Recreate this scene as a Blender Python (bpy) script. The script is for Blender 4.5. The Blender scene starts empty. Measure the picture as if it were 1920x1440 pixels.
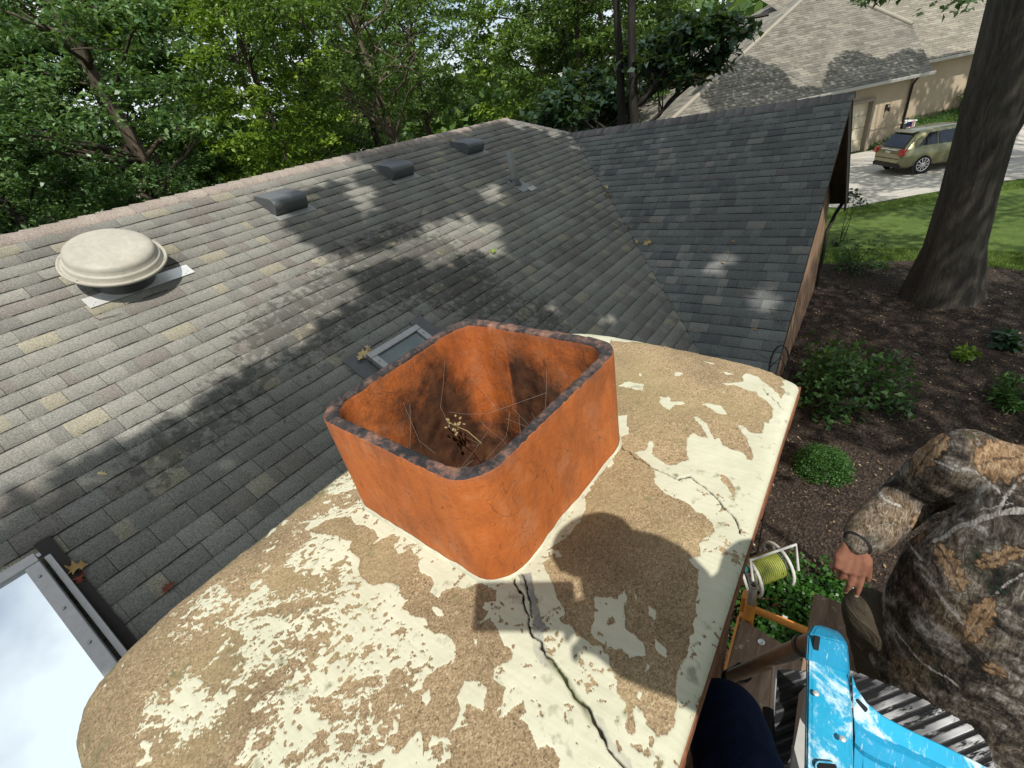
import bpy, bmesh, math, random
import numpy as np
from mathutils import Vector, Matrix
random.seed(7); RS = np.random.RandomState(7)
sc = bpy.context.scene
col = sc.collection
# ------------------------------------------------------------------ camera
F = 857.3
R = np.array([[0.56937697, -0.80437605, -0.16967333],
              [-0.50991804, -0.18367616, -0.84038483],
              [0.64482048, 0.56501526, -0.51474683]])      # world -> lens axes (x right, y down, z ahead)
cd = bpy.data.cameras.new("camera"); cam = bpy.data.objects.new("camera", cd); col.objects.link(cam)
cd.sensor_fit = 'HORIZONTAL'; cd.sensor_width = 36; cd.lens = F/1920*36; cd.clip_start = .02; cd.clip_end = 1500
Mw = np.stack([R[0], -R[1], -R[2]], 1)
cam.matrix_world = Matrix([[*Mw[0], 0], [*Mw[1], 0], [*Mw[2], 0], [0, 0, 0, 1]])
sc.camera = cam
sc.render.resolution_x, sc.render.resolution_y = 1024, 768
# ------------------------------------------------------------------ sky and sun
SUN = Vector((-.355, -.427, .832)).normalized()
w = bpy.data.worlds.new("World"); sc.world = w; w.use_nodes = True
nt = w.node_tree; nt.nodes.clear()
out = nt.nodes.new('ShaderNodeOutputWorld'); bg = nt.nodes.new('ShaderNodeBackground'); bg.inputs[1].default_value = .12
sky = nt.nodes.new('ShaderNodeTexSky'); sky.sky_type = 'NISHITA'; sky.sun_disc = False
sky.sun_elevation = math.asin(SUN.z); sky.sun_rotation = math.atan2(SUN.x, SUN.y)
tc = nt.nodes.new('ShaderNodeTexCoord'); nz = nt.nodes.new('ShaderNodeTexNoise'); nz.inputs['Scale'].default_value = 2.2; nz.inputs['Detail'].default_value = 7
mp = nt.nodes.new('ShaderNodeMapping'); mp.inputs['Scale'].default_value = (1, 1, 2.6)
rp = nt.nodes.new('ShaderNodeMapRange'); rp.inputs[1].default_value = .34; rp.inputs[2].default_value = .54
mx = nt.nodes.new('ShaderNodeMix'); mx.data_type = 'RGBA'; mx.inputs[7].default_value = (7.2, 7.8, 8.2, 1)
L = nt.links.new
L(tc.outputs['Generated'], mp.inputs[0]); L(mp.outputs[0], nz.inputs['Vector']); L(nz.outputs[0], rp.inputs[0]); L(rp.outputs[0], mx.inputs[0])
L(sky.outputs[0], mx.inputs[6]); L(mx.outputs[2], bg.inputs[0]); L(bg.outputs[0], out.inputs[0])
sl = bpy.data.lights.new("sun", 'SUN'); so = bpy.data.objects.new("sun", sl); col.objects.link(so)
sl.energy = 4.9; sl.angle = math.radians(.53); sl.color = (1, .955, .88)
so.rotation_euler = SUN.to_track_quat('Z', 'Y').to_euler(); so.location = SUN*60
sc.view_settings.view_transform = 'Standard'; sc.view_settings.look = 'None'; sc.view_settings.exposure = 0.12; sc.view_settings.gamma = 1
sc.render.engine = 'CYCLES'

# ------------------------------------------------------------------ geometry helpers
def ray(u, v): return R.T @ np.array([u-960., v-720., F])
def Z(u, v, z): r = ray(u, v); return Vector(r*z/r[2])
def D(u, v, d): return Vector(ray(u, v)/F*d)
def PL(u, v, n, c): r = ray(u, v); return Vector(r*c/(np.array(n) @ r))
def pixa(P):
    q = np.asarray(P) @ R.T; z = np.where(np.abs(q[:, 2]) < 1e-6, 1e-6, q[:, 2])
    return q[:, 0]/z*F+960, q[:, 1]/z*F+720, q[:, 2]
MN = [0, -.58, 1]; MC = -3.64                 # main roof plane  z = .58 y - 3.64
WN = [-.53, 0, 1]; WC = -.70-9.03*.53         # wing roof plane   z = -.70 - .53 (9.03 - x)
def main(u, v): return PL(u, v, MN, MC)
def wing(u, v): return PL(u, v, WN, WC)
NM = Vector((0, -.58, 1)).normalized(); NW = Vector((-.53, 0, 1)).normalized()
GZ = -5.4

def tag(o, label=None, cat=None, group=None, kind=None):
    if label: o['label'] = label
    if cat: o['category'] = cat
    if group: o['group'] = group
    if kind: o['kind'] = kind
    return o
def empty(name, loc, label, cat, group=None, rz=0):
    o = bpy.data.objects.new(name, None); col.objects.link(o); o.location = loc; o.rotation_euler = (0, 0, rz); o.empty_display_size = .1
    return tag(o, label, cat, group)
def off(p):
    v = Vector((0, 0, 0))
    while p is not None: v += p.location; p = p.parent
    return v
def link(name, me, mat, parent=None, world=True):
    """world=True: mesh coordinates are world ones and the parent is unrotated"""
    o = bpy.data.objects.new(name, me); col.objects.link(o)
    if mat is not None:
        me.materials.clear()
        for m in (mat if isinstance(mat, (list, tuple)) else [mat]): me.materials.append(m)
    if parent is not None:
        o.parent = parent
        if world: me.transform(Matrix.Translation(-off(parent)))
    return o
def npmesh(name, V, Fc, smooth=False, attrs=None, uv=None, mi=None):
    me = bpy.data.meshes.new(name); V = np.asarray(V, dtype=np.float32)
    if isinstance(Fc, np.ndarray):
        n, k = Fc.shape
        me.vertices.add(len(V)); me.vertices.foreach_set('co', V.ravel())
        me.loops.add(n*k); me.loops.foreach_set('vertex_index', Fc.ravel().astype(np.int32))
        me.polygons.add(n); me.polygons.foreach_set('loop_start', np.arange(0, n*k, k, dtype=np.int32))
        me.update(calc_edges=True)
    else:
        me.from_pydata([tuple(map(float, v)) for v in V], [], Fc)
    if smooth: me.polygons.foreach_set('use_smooth', [True]*len(me.polygons))
    for k, a in (attrs or {}).items():
        at = me.attributes.new(k, 'FLOAT', 'POINT'); at.data.foreach_set('value', np.asarray(a, dtype=np.float32))
    if uv is not None:
        ul = me.uv_layers.new(name='UVMap'); ul.data.foreach_set('uv', np.asarray(uv, dtype=np.float32).ravel())
    if mi is not None: me.polygons.foreach_set('material_index', np.asarray(mi, dtype=np.int32))
    me.validate(); me.update(); return me

class MB:
    def __init__(s): s.v = []; s.f = []; s.sm = []
    def add(s, vs, fs, sm=False):
        b = len(s.v); s.v += [Vector(v) for v in vs]; s.f += [[b+i for i in f] for f in fs]; s.sm += [sm]*len(fs); return s
    def box(s, c, sx, sy, sz, ax=None, ay=None, az=None, bev=0):
        c = Vector(c); ax = Vector(ax or (1, 0, 0)).normalized(); ay = Vector(ay or (0, 1, 0)).normalized(); az = Vector(az or ax.cross(ay)).normalized()
        h = [sx/2, sy/2, sz/2]
        if bev <= 0:
            vs = [c+ax*(i*h[0])+ay*(j*h[1])+az*(k*h[2]) for i in (-1, 1) for j in (-1, 1) for k in (-1, 1)]
            s.add(vs, [(0, 1, 3, 2), (4, 6, 7, 5), (0, 4, 5, 1), (2, 3, 7, 6), (0, 2, 6, 4), (1, 5, 7, 3)])
        else:
            bm = bmesh.new(); bmesh.ops.create_cube(bm, size=1)
            for v in bm.verts: v.co = Vector((v.co.x*sx, v.co.y*sy, v.co.z*sz))
            bmesh.ops.bevel(bm, geom=bm.edges[:], offset=bev, segments=2, profile=.6, affect='EDGES')
            bm.verts.index_update()
            s.add([c+ax*v.co.x+ay*v.co.y+az*v.co.z for v in bm.verts], [[v.index for v in f.verts] for f in bm.faces]); bm.free()
        return s
    def tube(s, pts, r, n=10, cap=True, sm=True):
        pts = [Vector(p) for p in pts]; rr = r if isinstance(r, (list, tuple)) else [r]*len(pts)
        vs = []; prev = None
        for i, p in enumerate(pts):
            t = (pts[min(i+1, len(pts)-1)]-pts[max(i-1, 0)]).normalized()
            if prev is None: a = t.orthogonal().normalized()
            else: a = (prev-t*prev.dot(t)).normalized()
            prev = a; b = t.cross(a)
            for k in range(n):
                an = 2*math.pi*k/n; vs.append(p+(a*math.cos(an)+b*math.sin(an))*rr[i])
        fs = [(i*n+k, i*n+(k+1) % n, (i+1)*n+(k+1) % n, (i+1)*n+k) for i in range(len(pts)-1) for k in range(n)]
        s.add(vs, fs, sm)
        if cap: s.add([vs[k] for k in range(n)][::-1], [list(range(n))]); s.add(vs[-n:], [list(range(n))])
        return s
    def loft(s, rings, sm=True, cap=True):
        n = len(rings[0]); vs = [v for r in rings for v in r]
        s.add(vs, [(i*n+k, i*n+(k+1) % n, (i+1)*n+(k+1) % n, (i+1)*n+k) for i in range(len(rings)-1) for k in range(n)], sm)
        if cap: s.add(rings[0][::-1], [list(range(n))]); s.add(rings[-1], [list(range(n))])
        return s
    def prism(s, poly, n, d):
        """poly: list of 3D points, extruded by vector n*d"""
        poly = [Vector(p) for p in poly]; n = Vector(n).normalized()*d; k = len(poly)
        s.add(poly+[p+n for p in poly], [list(range(k))[::-1], list(range(k, 2*k))]+[(i, (i+1) % k, k+(i+1) % k, k+i) for i in range(k)])
        return s
    def ell(s, c, rx, ry, rz, ax=(1, 0, 0), ay=(0, 1, 0), n=16, m=10):
        c = Vector(c); ax = Vector(ax).normalized(); ay = Vector(ay).normalized(); az = ax.cross(ay)
        rings = []
        for i in range(m+1):
            th = math.pi*(i+.02*(i == 0)-.02*(i == m))/m
            rings.append([c+ax*(rx*math.sin(th)*math.cos(2*math.pi*k/n))+ay*(ry*math.sin(th)*math.sin(2*math.pi*k/n))+az*(-rz*math.cos(th)) for k in range(n)])
        return s.loft(rings)
    def build(s, name, mat, parent=None, world=True, smooth=None):
        me = bpy.data.meshes.new(name); me.from_pydata([tuple(v) for v in s.v], [], s.f)
        me.polygons.foreach_set('use_smooth', s.sm if smooth is None else [smooth]*len(s.f)); me.validate()
        bm = bmesh.new(); bm.from_mesh(me); bmesh.ops.recalc_face_normals(bm, faces=bm.faces); bm.to_mesh(me); bm.free()
        me.update(); return link(name, me, mat, parent, world)

def remesh(mb, voxel, smooth=3, fac=.5):
    me = bpy.data.meshes.new('t'); me.from_pydata([tuple(v) for v in mb.v], [], mb.f)
    bm = bmesh.new(); bm.from_mesh(me); bmesh.ops.remove_doubles(bm, verts=bm.verts, dist=1e-5); bmesh.ops.recalc_face_normals(bm, faces=bm.faces); bm.to_mesh(me); bm.free()
    o = bpy.data.objects.new('t', me); col.objects.link(o)
    m = o.modifiers.new('r', 'REMESH'); m.mode = 'VOXEL'; m.voxel_size = voxel; m.use_smooth_shade = True
    if smooth: q = o.modifiers.new('s', 'SMOOTH'); q.iterations = smooth; q.factor = fac
    dg = bpy.context.evaluated_depsgraph_get(); dg.update()
    r = bpy.data.meshes.new_from_object(o.evaluated_get(dg)); bpy.data.objects.remove(o); bpy.data.meshes.remove(me)
    r.polygons.foreach_set('use_smooth', [True]*len(r.polygons)); return r

# numpy noise
_LAT = np.random.RandomState(3).rand(512, 512)
def vnoise(x, y):
    xi = np.floor(x).astype(int); yi = np.floor(y).astype(int); fx = x-xi; fy = y-yi
    fx = fx*fx*(3-2*fx); fy = fy*fy*(3-2*fy)
    g = lambda a, b: _LAT[a & 511, b & 511]
    return (g(xi, yi)*(1-fx)+g(xi+1, yi)*fx)*(1-fy)+(g(xi, yi+1)*(1-fx)+g(xi+1, yi+1)*fx)*fy
def fbm(x, y, o=4, g=.5):
    s = 0; a = 1; t = 0
    for i in range(o): s = s+a*vnoise(x*2**i+17.3*i, y*2**i+9.1*i); t += a; a *= g
    return s/t*2-1
def inpoly(px, py, poly):
    r = np.zeros(px.shape, bool); n = len(poly)
    for i in range(n):
        x1, y1 = poly[i]; x2, y2 = poly[(i+1) % n]
        if y1 == y2: continue
        c = ((y1 > py) != (y2 > py)) & (px < (x2-x1)*(py-y1)/(y2-y1)+x1)
        r ^= c
    return r
def dist_line(px, py, pts):
    d = np.full(px.shape, 1e9)
    for (x1, y1), (x2, y2) in zip(pts[:-1], pts[1:]):
        dx, dy = x2-x1, y2-y1; t = np.clip(((px-x1)*dx+(py-y1)*dy)/(dx*dx+dy*dy), 0, 1)
        d = np.minimum(d, np.hypot(px-x1-t*dx, py-y1-t*dy))
    return d

# ------------------------------------------------------------------ material helper
class M:
    def __init__(s, name, rough=.8, spec=.3, metal=0):
        s.m = bpy.data.materials.new(name); s.m.use_nodes = True; s.t = s.m.node_tree
        s.b = s.t.nodes['Principled BSDF']; s.b.inputs['Roughness'].default_value = rough
        s.b.inputs['Specular IOR Level'].default_value = spec; s.b.inputs['Metallic'].default_value = metal
        s._c = {}
    def n(s, t): return s.t.nodes.new(t)
    def set(s, sock, v):
        if hasattr(v, 'is_output') or isinstance(v, bpy.types.NodeSocket): s.t.links.new(v, sock)
        elif v is not None: sock.default_value = v if not (isinstance(v, tuple) and len(v) == 3 and sock.type == 'RGBA') else (*v, 1)
    def co(s, kind='Object'):
        if kind not in s._c:
            if kind == 'UV': nd = s.n('ShaderNodeUVMap'); s._c[kind] = nd.outputs[0]
            else: s._c[kind] = s.n('ShaderNodeTexCoord').outputs[kind]
        return s._c[kind]
    def attr(s, name):
        nd = s.n('ShaderNodeAttribute'); nd.attribute_name = name; return nd.outputs['Fac']
    def map(s, vec, scale=(1, 1, 1), rot=(0, 0, 0), loc=(0, 0, 0)):
        nd = s.n('ShaderNodeMapping'); s.set(nd.inputs[0], vec); nd.inputs['Scale'].default_value = scale; nd.inputs['Rotation'].default_value = rot; nd.inputs['Location'].default_value = loc; return nd.outputs[0]
    def noise(s, scale, detail=4, rough=.55, vec=None, dist=0):
        nd = s.n('ShaderNodeTexNoise'); nd.inputs['Scale'].default_value = scale; nd.inputs['Detail'].default_value = detail; nd.inputs['Roughness'].default_value = rough; nd.inputs['Distortion'].default_value = dist
        s.set(nd.inputs['Vector'], vec if vec is not None else s.co()); return nd.outputs[0]
    def vor(s, scale, out=0, vec=None, feat='F1', rnd=1):
        nd = s.n('ShaderNodeTexVoronoi'); nd.feature = feat; nd.inputs['Scale'].default_value = scale; nd.inputs['Randomness'].default_value = rnd
        s.set(nd.inputs['Vector'], vec if vec is not None else s.co()); return nd.outputs[out]
    def wn(s, vec, dim='2D', out=0):
        nd = s.n('ShaderNodeTexWhiteNoise'); nd.noise_dimensions = dim; s.set(nd.inputs[1 if dim == '1D' else 0], vec); return nd.outputs[out]
    def math(s, op, a, b=0, c=None, clamp=False):
        nd = s.n('ShaderNodeMath'); nd.operation = op; nd.use_clamp = clamp; s.set(nd.inputs[0], a); s.set(nd.inputs[1], b)
        if c is not None: s.set(nd.inputs[2], c)
        return nd.outputs[0]
    def rng(s, x, a, b, c=0, d=1):
        nd = s.n('ShaderNodeMapRange'); s.set(nd.inputs[0], x)
        for i, v in enumerate((a, b, c, d)): s.set(nd.inputs[i+1], v)
        return nd.outputs[0]
    def ramp(s, x, stops, const=False):
        nd = s.n('ShaderNodeValToRGB'); cr = nd.color_ramp
        if const: cr.interpolation = 'CONSTANT'
        while len(cr.elements) < len(stops): cr.elements.new(.5)
        for e, (p, c) in zip(cr.elements, stops): e.position = p; e.color = (*c, 1)
        s.set(nd.inputs[0], x); return nd.outputs[0]
    def mix(s, f, a, b, mode='MIX'):
        nd = s.n('ShaderNodeMix'); nd.data_type = 'RGBA'; nd.blend_type = mode; nd.clamp_factor = True
        s.set(nd.inputs[0], f); s.set(nd.inputs[6], a); s.set(nd.inputs[7], b); return nd.outputs[2]
    def sep(s, v): nd = s.n('ShaderNodeSeparateXYZ'); s.set(nd.inputs[0], v); return nd.outputs
    def comb(s, x, y, z=0):
        nd = s.n('ShaderNodeCombineXYZ'); [s.set(nd.inputs[i], q) for i, q in enumerate((x, y, z))]; return nd.outputs[0]
    def bump(s, h, strength=.3, dist=.01, nrm=None):
        nd = s.n('ShaderNodeBump'); nd.inputs['Strength'].default_value = strength; nd.inputs['Distance'].default_value = dist
        s.set(nd.inputs['Height'], h)
        if nrm is not None: s.set(nd.inputs['Normal'], nrm)
        s.t.links.new(nd.outputs[0], s.b.inputs['Normal']); return nd.outputs[0]
    def col(s, c): s.set(s.b.inputs['Base Color'], c); return s
    def rgh(s, c): s.set(s.b.inputs['Roughness'], c); return s

def speck(name, base, var=.25, scale=40, rough=.8, spec=.3, metal=0, bump=.15, fine=None, bd=.004):
    """a plain real-world surface with mottling and fine grain"""
    m = M(name, rough, spec, metal); n1 = m.noise(scale*.12, 5); n2 = m.noise(scale, 4, .7)
    f = m.math('ADD', m.math('MULTIPLY', n1, .6), m.math('MULTIPLY', n2, .4))
    lo = tuple(c*(1-var) for c in base); hi = tuple(min(1, c*(1+var)) for c in base)
    m.col(m.ramp(f, [(.3, lo), (.7, hi)])); m.rgh(m.rng(n1, .3, .7, max(.05, rough-.1), min(1, rough+.08)))
    if bump: m.bump(n2, bump, bd)
    return m.m

def shingle(name, tones, exp=.143, tab=.225, slit=.2, uvs=True, gran=1.0, stain=True, edge=(.012, .012, .014)):
    m = M(name, .93, .18)
    u, v, _ = m.sep(m.co('UV'))
    row = m.math('FLOOR', m.math('ADD', m.math('DIVIDE', v, exp), .02))
    r1 = m.wn(row, '1D')
    uu = m.math('ADD', m.math('DIVIDE', u, tab), m.math('MULTIPLY', r1, 7.3))
    tid = m.math('FLOOR', uu); fr = m.math('FRACT', uu)
    # each tab is blended from two tone zones
    wob = m.math('ADD', .5, m.math('MULTIPLY', m.math('SUBTRACT', m.wn(m.comb(tid, m.math('ADD', row, 31))), .5), .5))
    half = m.math('GREATER_THAN', fr, wob)
    t1 = m.wn(m.comb(tid, row)); t2 = m.wn(m.comb(m.math('ADD', tid, 57), row))
    joined = m.math('GREATER_THAN', m.wn(m.comb(tid, m.math('ADD', row, 77))), .6)
    tone = m.math('ADD', t1, m.math('MULTIPLY', m.math('MULTIPLY', m.math('SUBTRACT', t2, t1), half), joined))
    base = m.ramp(tone, tones, True)
    g = m.noise(95, 3, .85); g2 = m.noise(300, 2, .8)
    gf = m.math('MULTIPLY', m.math('SUBTRACT', g, .5), 2.6*gran)
    gf = m.math('ADD', gf, m.math('MULTIPLY', m.math('SUBTRACT', g2, .5), 1.6*gran))
    c = m.mix(1, base, m.comb(m.math('ADD', 1, gf), m.math('ADD', 1, gf), m.math('ADD', 1, gf)), 'MULTIPLY')
    big = m.rng(m.noise(.9, 5), .35, .7, .82, 1.12)
    c = m.mix(1, c, m.comb(big, big, big), 'MULTIPLY')
    if stain:
        at = m.attr('stain'); s2 = m.rng(m.math('ADD', m.noise(13, 5, .65), m.math('MULTIPLY', at, .32)), .66, .78)
        c = m.mix(m.math('MULTIPLY', s2, .55), c, (.035, .034, .030))
    # slit between tabs, and every course's dark lower lip: bare asphalt plus painted shadow
    e = m.math('MINIMUM', fr, m.math('SUBTRACT', 1, fr)); sl_ = m.math('LESS_THAN', e, .0095)
    on = m.math('LESS_THAN', m.wn(m.comb(tid, m.math('ADD', row, 5))), slit+.4)
    c = m.mix(m.math('MULTIPLY', m.math('MULTIPLY', sl_, on), .8), c, edge)
    vf = m.math('FRACT', m.math('ADD', m.math('DIVIDE', v, exp), .005)); lip = m.math('LESS_THAN', vf, m.math('ADD', .014, m.math('MULTIPLY', m.math('SUBTRACT', m.noise(6, 3), .44), .18)))
    if exp < 5: c = m.mix(m.math('MULTIPLY', lip, .8), c, edge)
    m.bump(g, .35, .003)
    m.col(c)
    return m.m
# ================================================================== HOUSE
EXP = .143; CP = 1/math.hypot(1, .58); CW = 1/math.hypot(1, .53)
house = empty('house', (2, 5, GZ), 'cedar sided house with grey asphalt shingle roof, roof vents and a brick chimney', 'house')
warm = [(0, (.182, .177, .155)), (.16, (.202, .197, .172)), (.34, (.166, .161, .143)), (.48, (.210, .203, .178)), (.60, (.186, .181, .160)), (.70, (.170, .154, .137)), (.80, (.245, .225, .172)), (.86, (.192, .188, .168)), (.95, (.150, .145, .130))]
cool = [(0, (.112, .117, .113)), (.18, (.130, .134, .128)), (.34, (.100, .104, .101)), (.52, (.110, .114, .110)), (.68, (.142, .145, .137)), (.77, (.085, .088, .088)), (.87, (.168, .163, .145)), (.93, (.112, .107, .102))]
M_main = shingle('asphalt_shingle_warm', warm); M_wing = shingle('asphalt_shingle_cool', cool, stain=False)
M_edge = speck('asphalt_edge', (.011, .011, .012), .3, 60, .95, .1)
M_cap = shingle('ridge_cap_shingle', [(0, (.25, .21, .18)), (.4, (.275, .235, .20)), (.7, (.235, .20, .175))], exp=9, tab=.143*1.0, slit=-.4, stain=False)
M_cap2 = shingle('ridge_cap_shingle_dark', [(0, (.135, .125, .12)), (.4, (.105, .10, .10)), (.7, (.155, .145, .138))], exp=9, tab=.143, slit=-.4, stain=False)

def courses(name, pt, nrm, v1, lim, mats, stain=None, step=.22, th=.0065):
    V = []; Q = []; UV = []; MI = []; ST = []
    nv = Vector(nrm); k = 0
    rs = np.random.RandomState(11)
    while k*EXP < v1:
        va = k*EXP; vb = min(va+EXP, v1)
        a0, a1 = lim(va); b0, b1 = lim(vb)
        if a1-a0 < .02 and b1-b0 < .02: k += 1; continue
        n = max(1, int(max(a1-a0, b1-b0)/step)); base = len(V)
        jit = (rs.rand(n+1)-.5)*.006+np.interp(np.arange(n+1), np.arange(0, n+7, 6), (rs.rand(len(np.arange(0, n+7, 6)))-.5)*.010)
        hj = (rs.rand(n+1))*.004
        for i in range(n+1):
            f = i/n; ua = a0+(a1-a0)*f; ub = b0+(b1-b0)*f
            lo = pt(ua, va+jit[i])+nv*(th+.002+hj[i]); hi = pt(ub, vb+.012)+nv*.0015; lo2 = pt(ua, va+jit[i])+nv*(-.004)
            V += [lo2, lo, hi]; UV += [(ua, va+.002), (ua, va+.002), (ub, vb-.001)]
            ST += [0, 0, 0] if stain is None else [stain(lo), stain(lo), stain(hi)]
        for i in range(n):
            q = base+3*i; Q += [(q, q+3, q+4, q+1), (q+1, q+4, q+5, q+2)]; MI += [1, 0]
        k += 1
    Q = np.array(Q); UV = np.array(UV)[Q.ravel()]
    me = npmesh(name, V, Q, attrs={'stain': ST}, uv=UV, mi=MI)
    return link(name, me, mats, house)
Y0 = .35
def pmain(u, v): y = Y0+v*CP; return Vector((u, y, .58*y+MC))
def limmain(v):
    y = Y0+v*CP
    return (-7.5, (8.08+5.89-y) if y > 5.06 else 9.03+(-2.94+.58*y)/.53)
sx = [(main(u, v), r) for u, v, r in [(760, 470, .5), (830, 500, .6), (700, 520, .5), (600, 585, .45), (900, 560, .4), (520, 640, .35), (1020, 600, .35), (420, 760, .3), (300, 850, .25)]]
def stain_f(p): return min(1, sum(math.exp(-((p-c).length/r)**2) for c, r in sx))
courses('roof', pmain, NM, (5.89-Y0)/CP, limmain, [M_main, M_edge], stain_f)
XE = 4.7
def pwing(u, v): x = XE+v*CW; return Vector((x, u, -.70-.53*(9.03-x)))
def limwing(v): x = XE+v*CW; return (.52, (-.70-.53*(9.03-x)+3.64)/.58)
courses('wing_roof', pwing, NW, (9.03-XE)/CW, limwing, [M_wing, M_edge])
# rear slopes, unseen from here but closing the roof
def rslope(name, poly, mats, U, Vv):
    V = [Vector(p) for p in poly]; uv = [(p.dot(Vector(U)), p.dot(Vector(Vv).normalized())) for p in V]
    me = npmesh(name, V, [list(range(len(V)))], uv=uv); return link(name, me, mats, house)
zb = -.225
rslope('rear_roof', [(-7.5, 5.89, zb), (8.08, 5.89, zb), (12.6, 10.4, zb-2.62), (-7.5, 10.4, zb-2.62)], M_main, (1, 0, 0), (0, -.86, .5))
rslope('hip_roof', [(8.08, 5.89, zb), (9.03, 5.06, -.70), (13.9, 5.06, -3.28), (13.9, 10.4, -3.28), (12.6, 10.4, zb-2.62)], M_wing, (0, 1, 0), (-.86, 0, .5))
rslope('wing_rear_roof', [(9.03, .52, -.70), (13.9, .52, -3.28), (13.9, 5.06, -3.28), (9.03, 5.06, -.70)], M_wing, (0, 1, 0), (-.86, 0, .5))
# deck under the front slopes (thickness of the roof)
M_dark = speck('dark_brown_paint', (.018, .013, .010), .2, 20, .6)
def ridgecap(name, a, b, da, db, mats, wdt=.15, flip=False):
    """short overlapping caps from a to b; da, db: downslope directions of the two sides"""
    a = Vector(a); b = Vector(b); Ln = (b-a).length; n = int(Ln/EXP); t = (b-a)/Ln; up = Vector((0, 0, 1)); da = Vector(da).normalized(); db = Vector(db).normalized()
    V = []; Q = []; UV = []; MI = []
    for i in range(n+1):
        p = a+t*(i*EXP); q = a+t*min(Ln, (i+1)*EXP+.02); base = len(V); wj = wdt+random.uniform(-.004, .004)
        for P, h, uu in ((p, .020, i*EXP+.01), (q, .009, (i+1)*EXP-.01)):
            for s, dd in ((-1, da), (0, None), (1, db)):
                w_ = P+up*(h+(.012 if s == 0 else 0)); w_ = w_+(dd*wj if dd is not None else Vector()); V.append(w_); UV.append((uu, .5+s*.3))
        V += [V[base]-up*.018, V[base+2]-up*.018, V[base+3]-up*.016, V[base+5]-up*.016, V[base+1]-up*.018]; UV += [(i*EXP+.01, .5)]*5
        Q += [(base, base+1, base+4, base+3), (base+1, base+2, base+5, base+4), (base, base+3, base+8, base+6), (base+2, base+7, base+9, base+5), (base, base+6, base+10, base+1), (base+1, base+10, base+7, base+2)]
        MI += [0, 0, 1, 1, 1, 1]
    Q = np.array(Q); me = npmesh(name, V, Q, uv=np.array(UV)[Q.ravel()], mi=MI); return link(name, me, mats, house)
dm = (0, -CP, -.58*CP); dr = (0, CP, -.58*CP); dw = (-CW, 0, -.53*CW); dh = (CW, 0, -.53*CW)
ridgecap('ridge_cap', (-7.5, 5.89, zb), (8.10, 5.89, zb), dm, dr, [M_cap, M_edge], .125)
ridgecap('ridge_cap', (9.03, 5.08, -.70), (8.06, 5.91, zb), (-.5, -.6, -.35), (.75, .2, -.2), [M_cap2, M_edge], .14)
ridgecap('ridge_cap', (9.03, .50, -.70), (9.03, 5.07, -.70), dw, dh, [M_cap2, M_edge])

# walls: vertical cedar boards on the gable end
m = M('cedar_boards', .75, .25)
x_, y_, z_ = m.sep(m.co()); bd = m.math('DIVIDE', x_, .2); bid = m.math('FLOOR', bd); bf = m.math('FRACT', bd)
gr = m.noise(3, 5, .6, m.map(m.co(), (14, 14, .9))); tn = m.wn(bid, '1D')
c = m.ramp(m.math('ADD', m.math('MULTIPLY', gr, .75), m.math('MULTIPLY', tn, .3)), [(.25, (.17, .095, .058)), (.5, (.27, .165, .105)), (.75, (.38, .25, .165))])
gap = m.math('LESS_THAN', bf, .05); c = m.mix(gap, c, (.03, .018, .012)); m.col(c); m.bump(m.math('ADD', gr, m.math('MULTIPLY', gap, -2)), .4, .01); M_cedar = m.m
def wallpoly(name, poly, n, d, mat): return MB().prism(poly, n, d).build(name, mat, house)
wallpoly('gable_wall', [(5.1, .85, GZ), (13.3, .85, GZ), (13.3, .85, -3.04), (9.03, .85, -.80), (5.1, .85, -2.92)], (0, 1, 0), .15, M_cedar)
wallpoly('wall', [(-7.3, .95, GZ), (5.1, .95, GZ), (5.1, .95, -3.12), (-7.3, .95, -3.16)], (0, 1, 0), .15, M_cedar)
wallpoly('wall', [(-7.3, 10, GZ), (13.3, 10, GZ), (13.3, 10, -3.0), (-7.3, 10, -3.0)], (0, -1, 0), .15, M_cedar)
wallpoly('wall', [(13.3, 1.0, GZ), (13.3, 9.85, GZ), (13.3, 9.85, -3.1), (13.3, 1.0, -3.1)], (-1, 0, 0), .15, M_cedar)
# rake boards + soffit of the wing gable, gutters
up = Vector((0, 0, 1))
def rake(p, q, name='rake_board', h=.2, y=.53):
    p = Vector(p); q = Vector(q); return MB().prism([p, q, q-up*h, p-up*h], (0, 1, 0), .03).build(name, M_dark, house)
rake((4.7, .53, -3.012), (9.02, .53, -.715)); rake((9.04, .53, -.715), (13.9, .53, -3.30), h=.26)
MB().prism([(4.75, .56, -3.05), (9.02, .56, -.79), (9.02, .85, -.79), (4.75, .85, -3.05)], (0, 0, -1), .02).build('soffit', M_dark, house)
MB().prism([(9.04, .56, -.79), (13.85, .56, -3.35), (13.85, .85, -3.35), (9.04, .85, -.79)], (0, 0, -1), .02).build('soffit', M_dark, house)
def gutter(p, q, outd):
    p = Vector(p); q = Vector(q); o_ = Vector(outd); pr = [(0, 0), (.0, -.11), (.09, -.12), (.12, -.05), (.12, 0), (.108, 0), (.105, -.05), (.085, -.105), (.012, -.10), (.012, 0)]
    mb = MB(); mb.loft([[P+o_*a+up*b for a, b in pr] for P in (p, q)], sm=False); return mb.build('gutter', M_dark, house)
gutter((13.9, .50, -3.27), (13.9, 5.0, -3.27), (1, 0, 0)); gutter((4.70, .50, -3.0), (4.70, 1.05, -3.0), (-1, 0, 0))
MB().tube([(13.98, .62, -3.38), (13.9, .72, -3.6), (13.42, .80, -3.9), (13.40, .80, GZ+.1)], .04, 8).build('downspout', M_dark, house)

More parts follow.
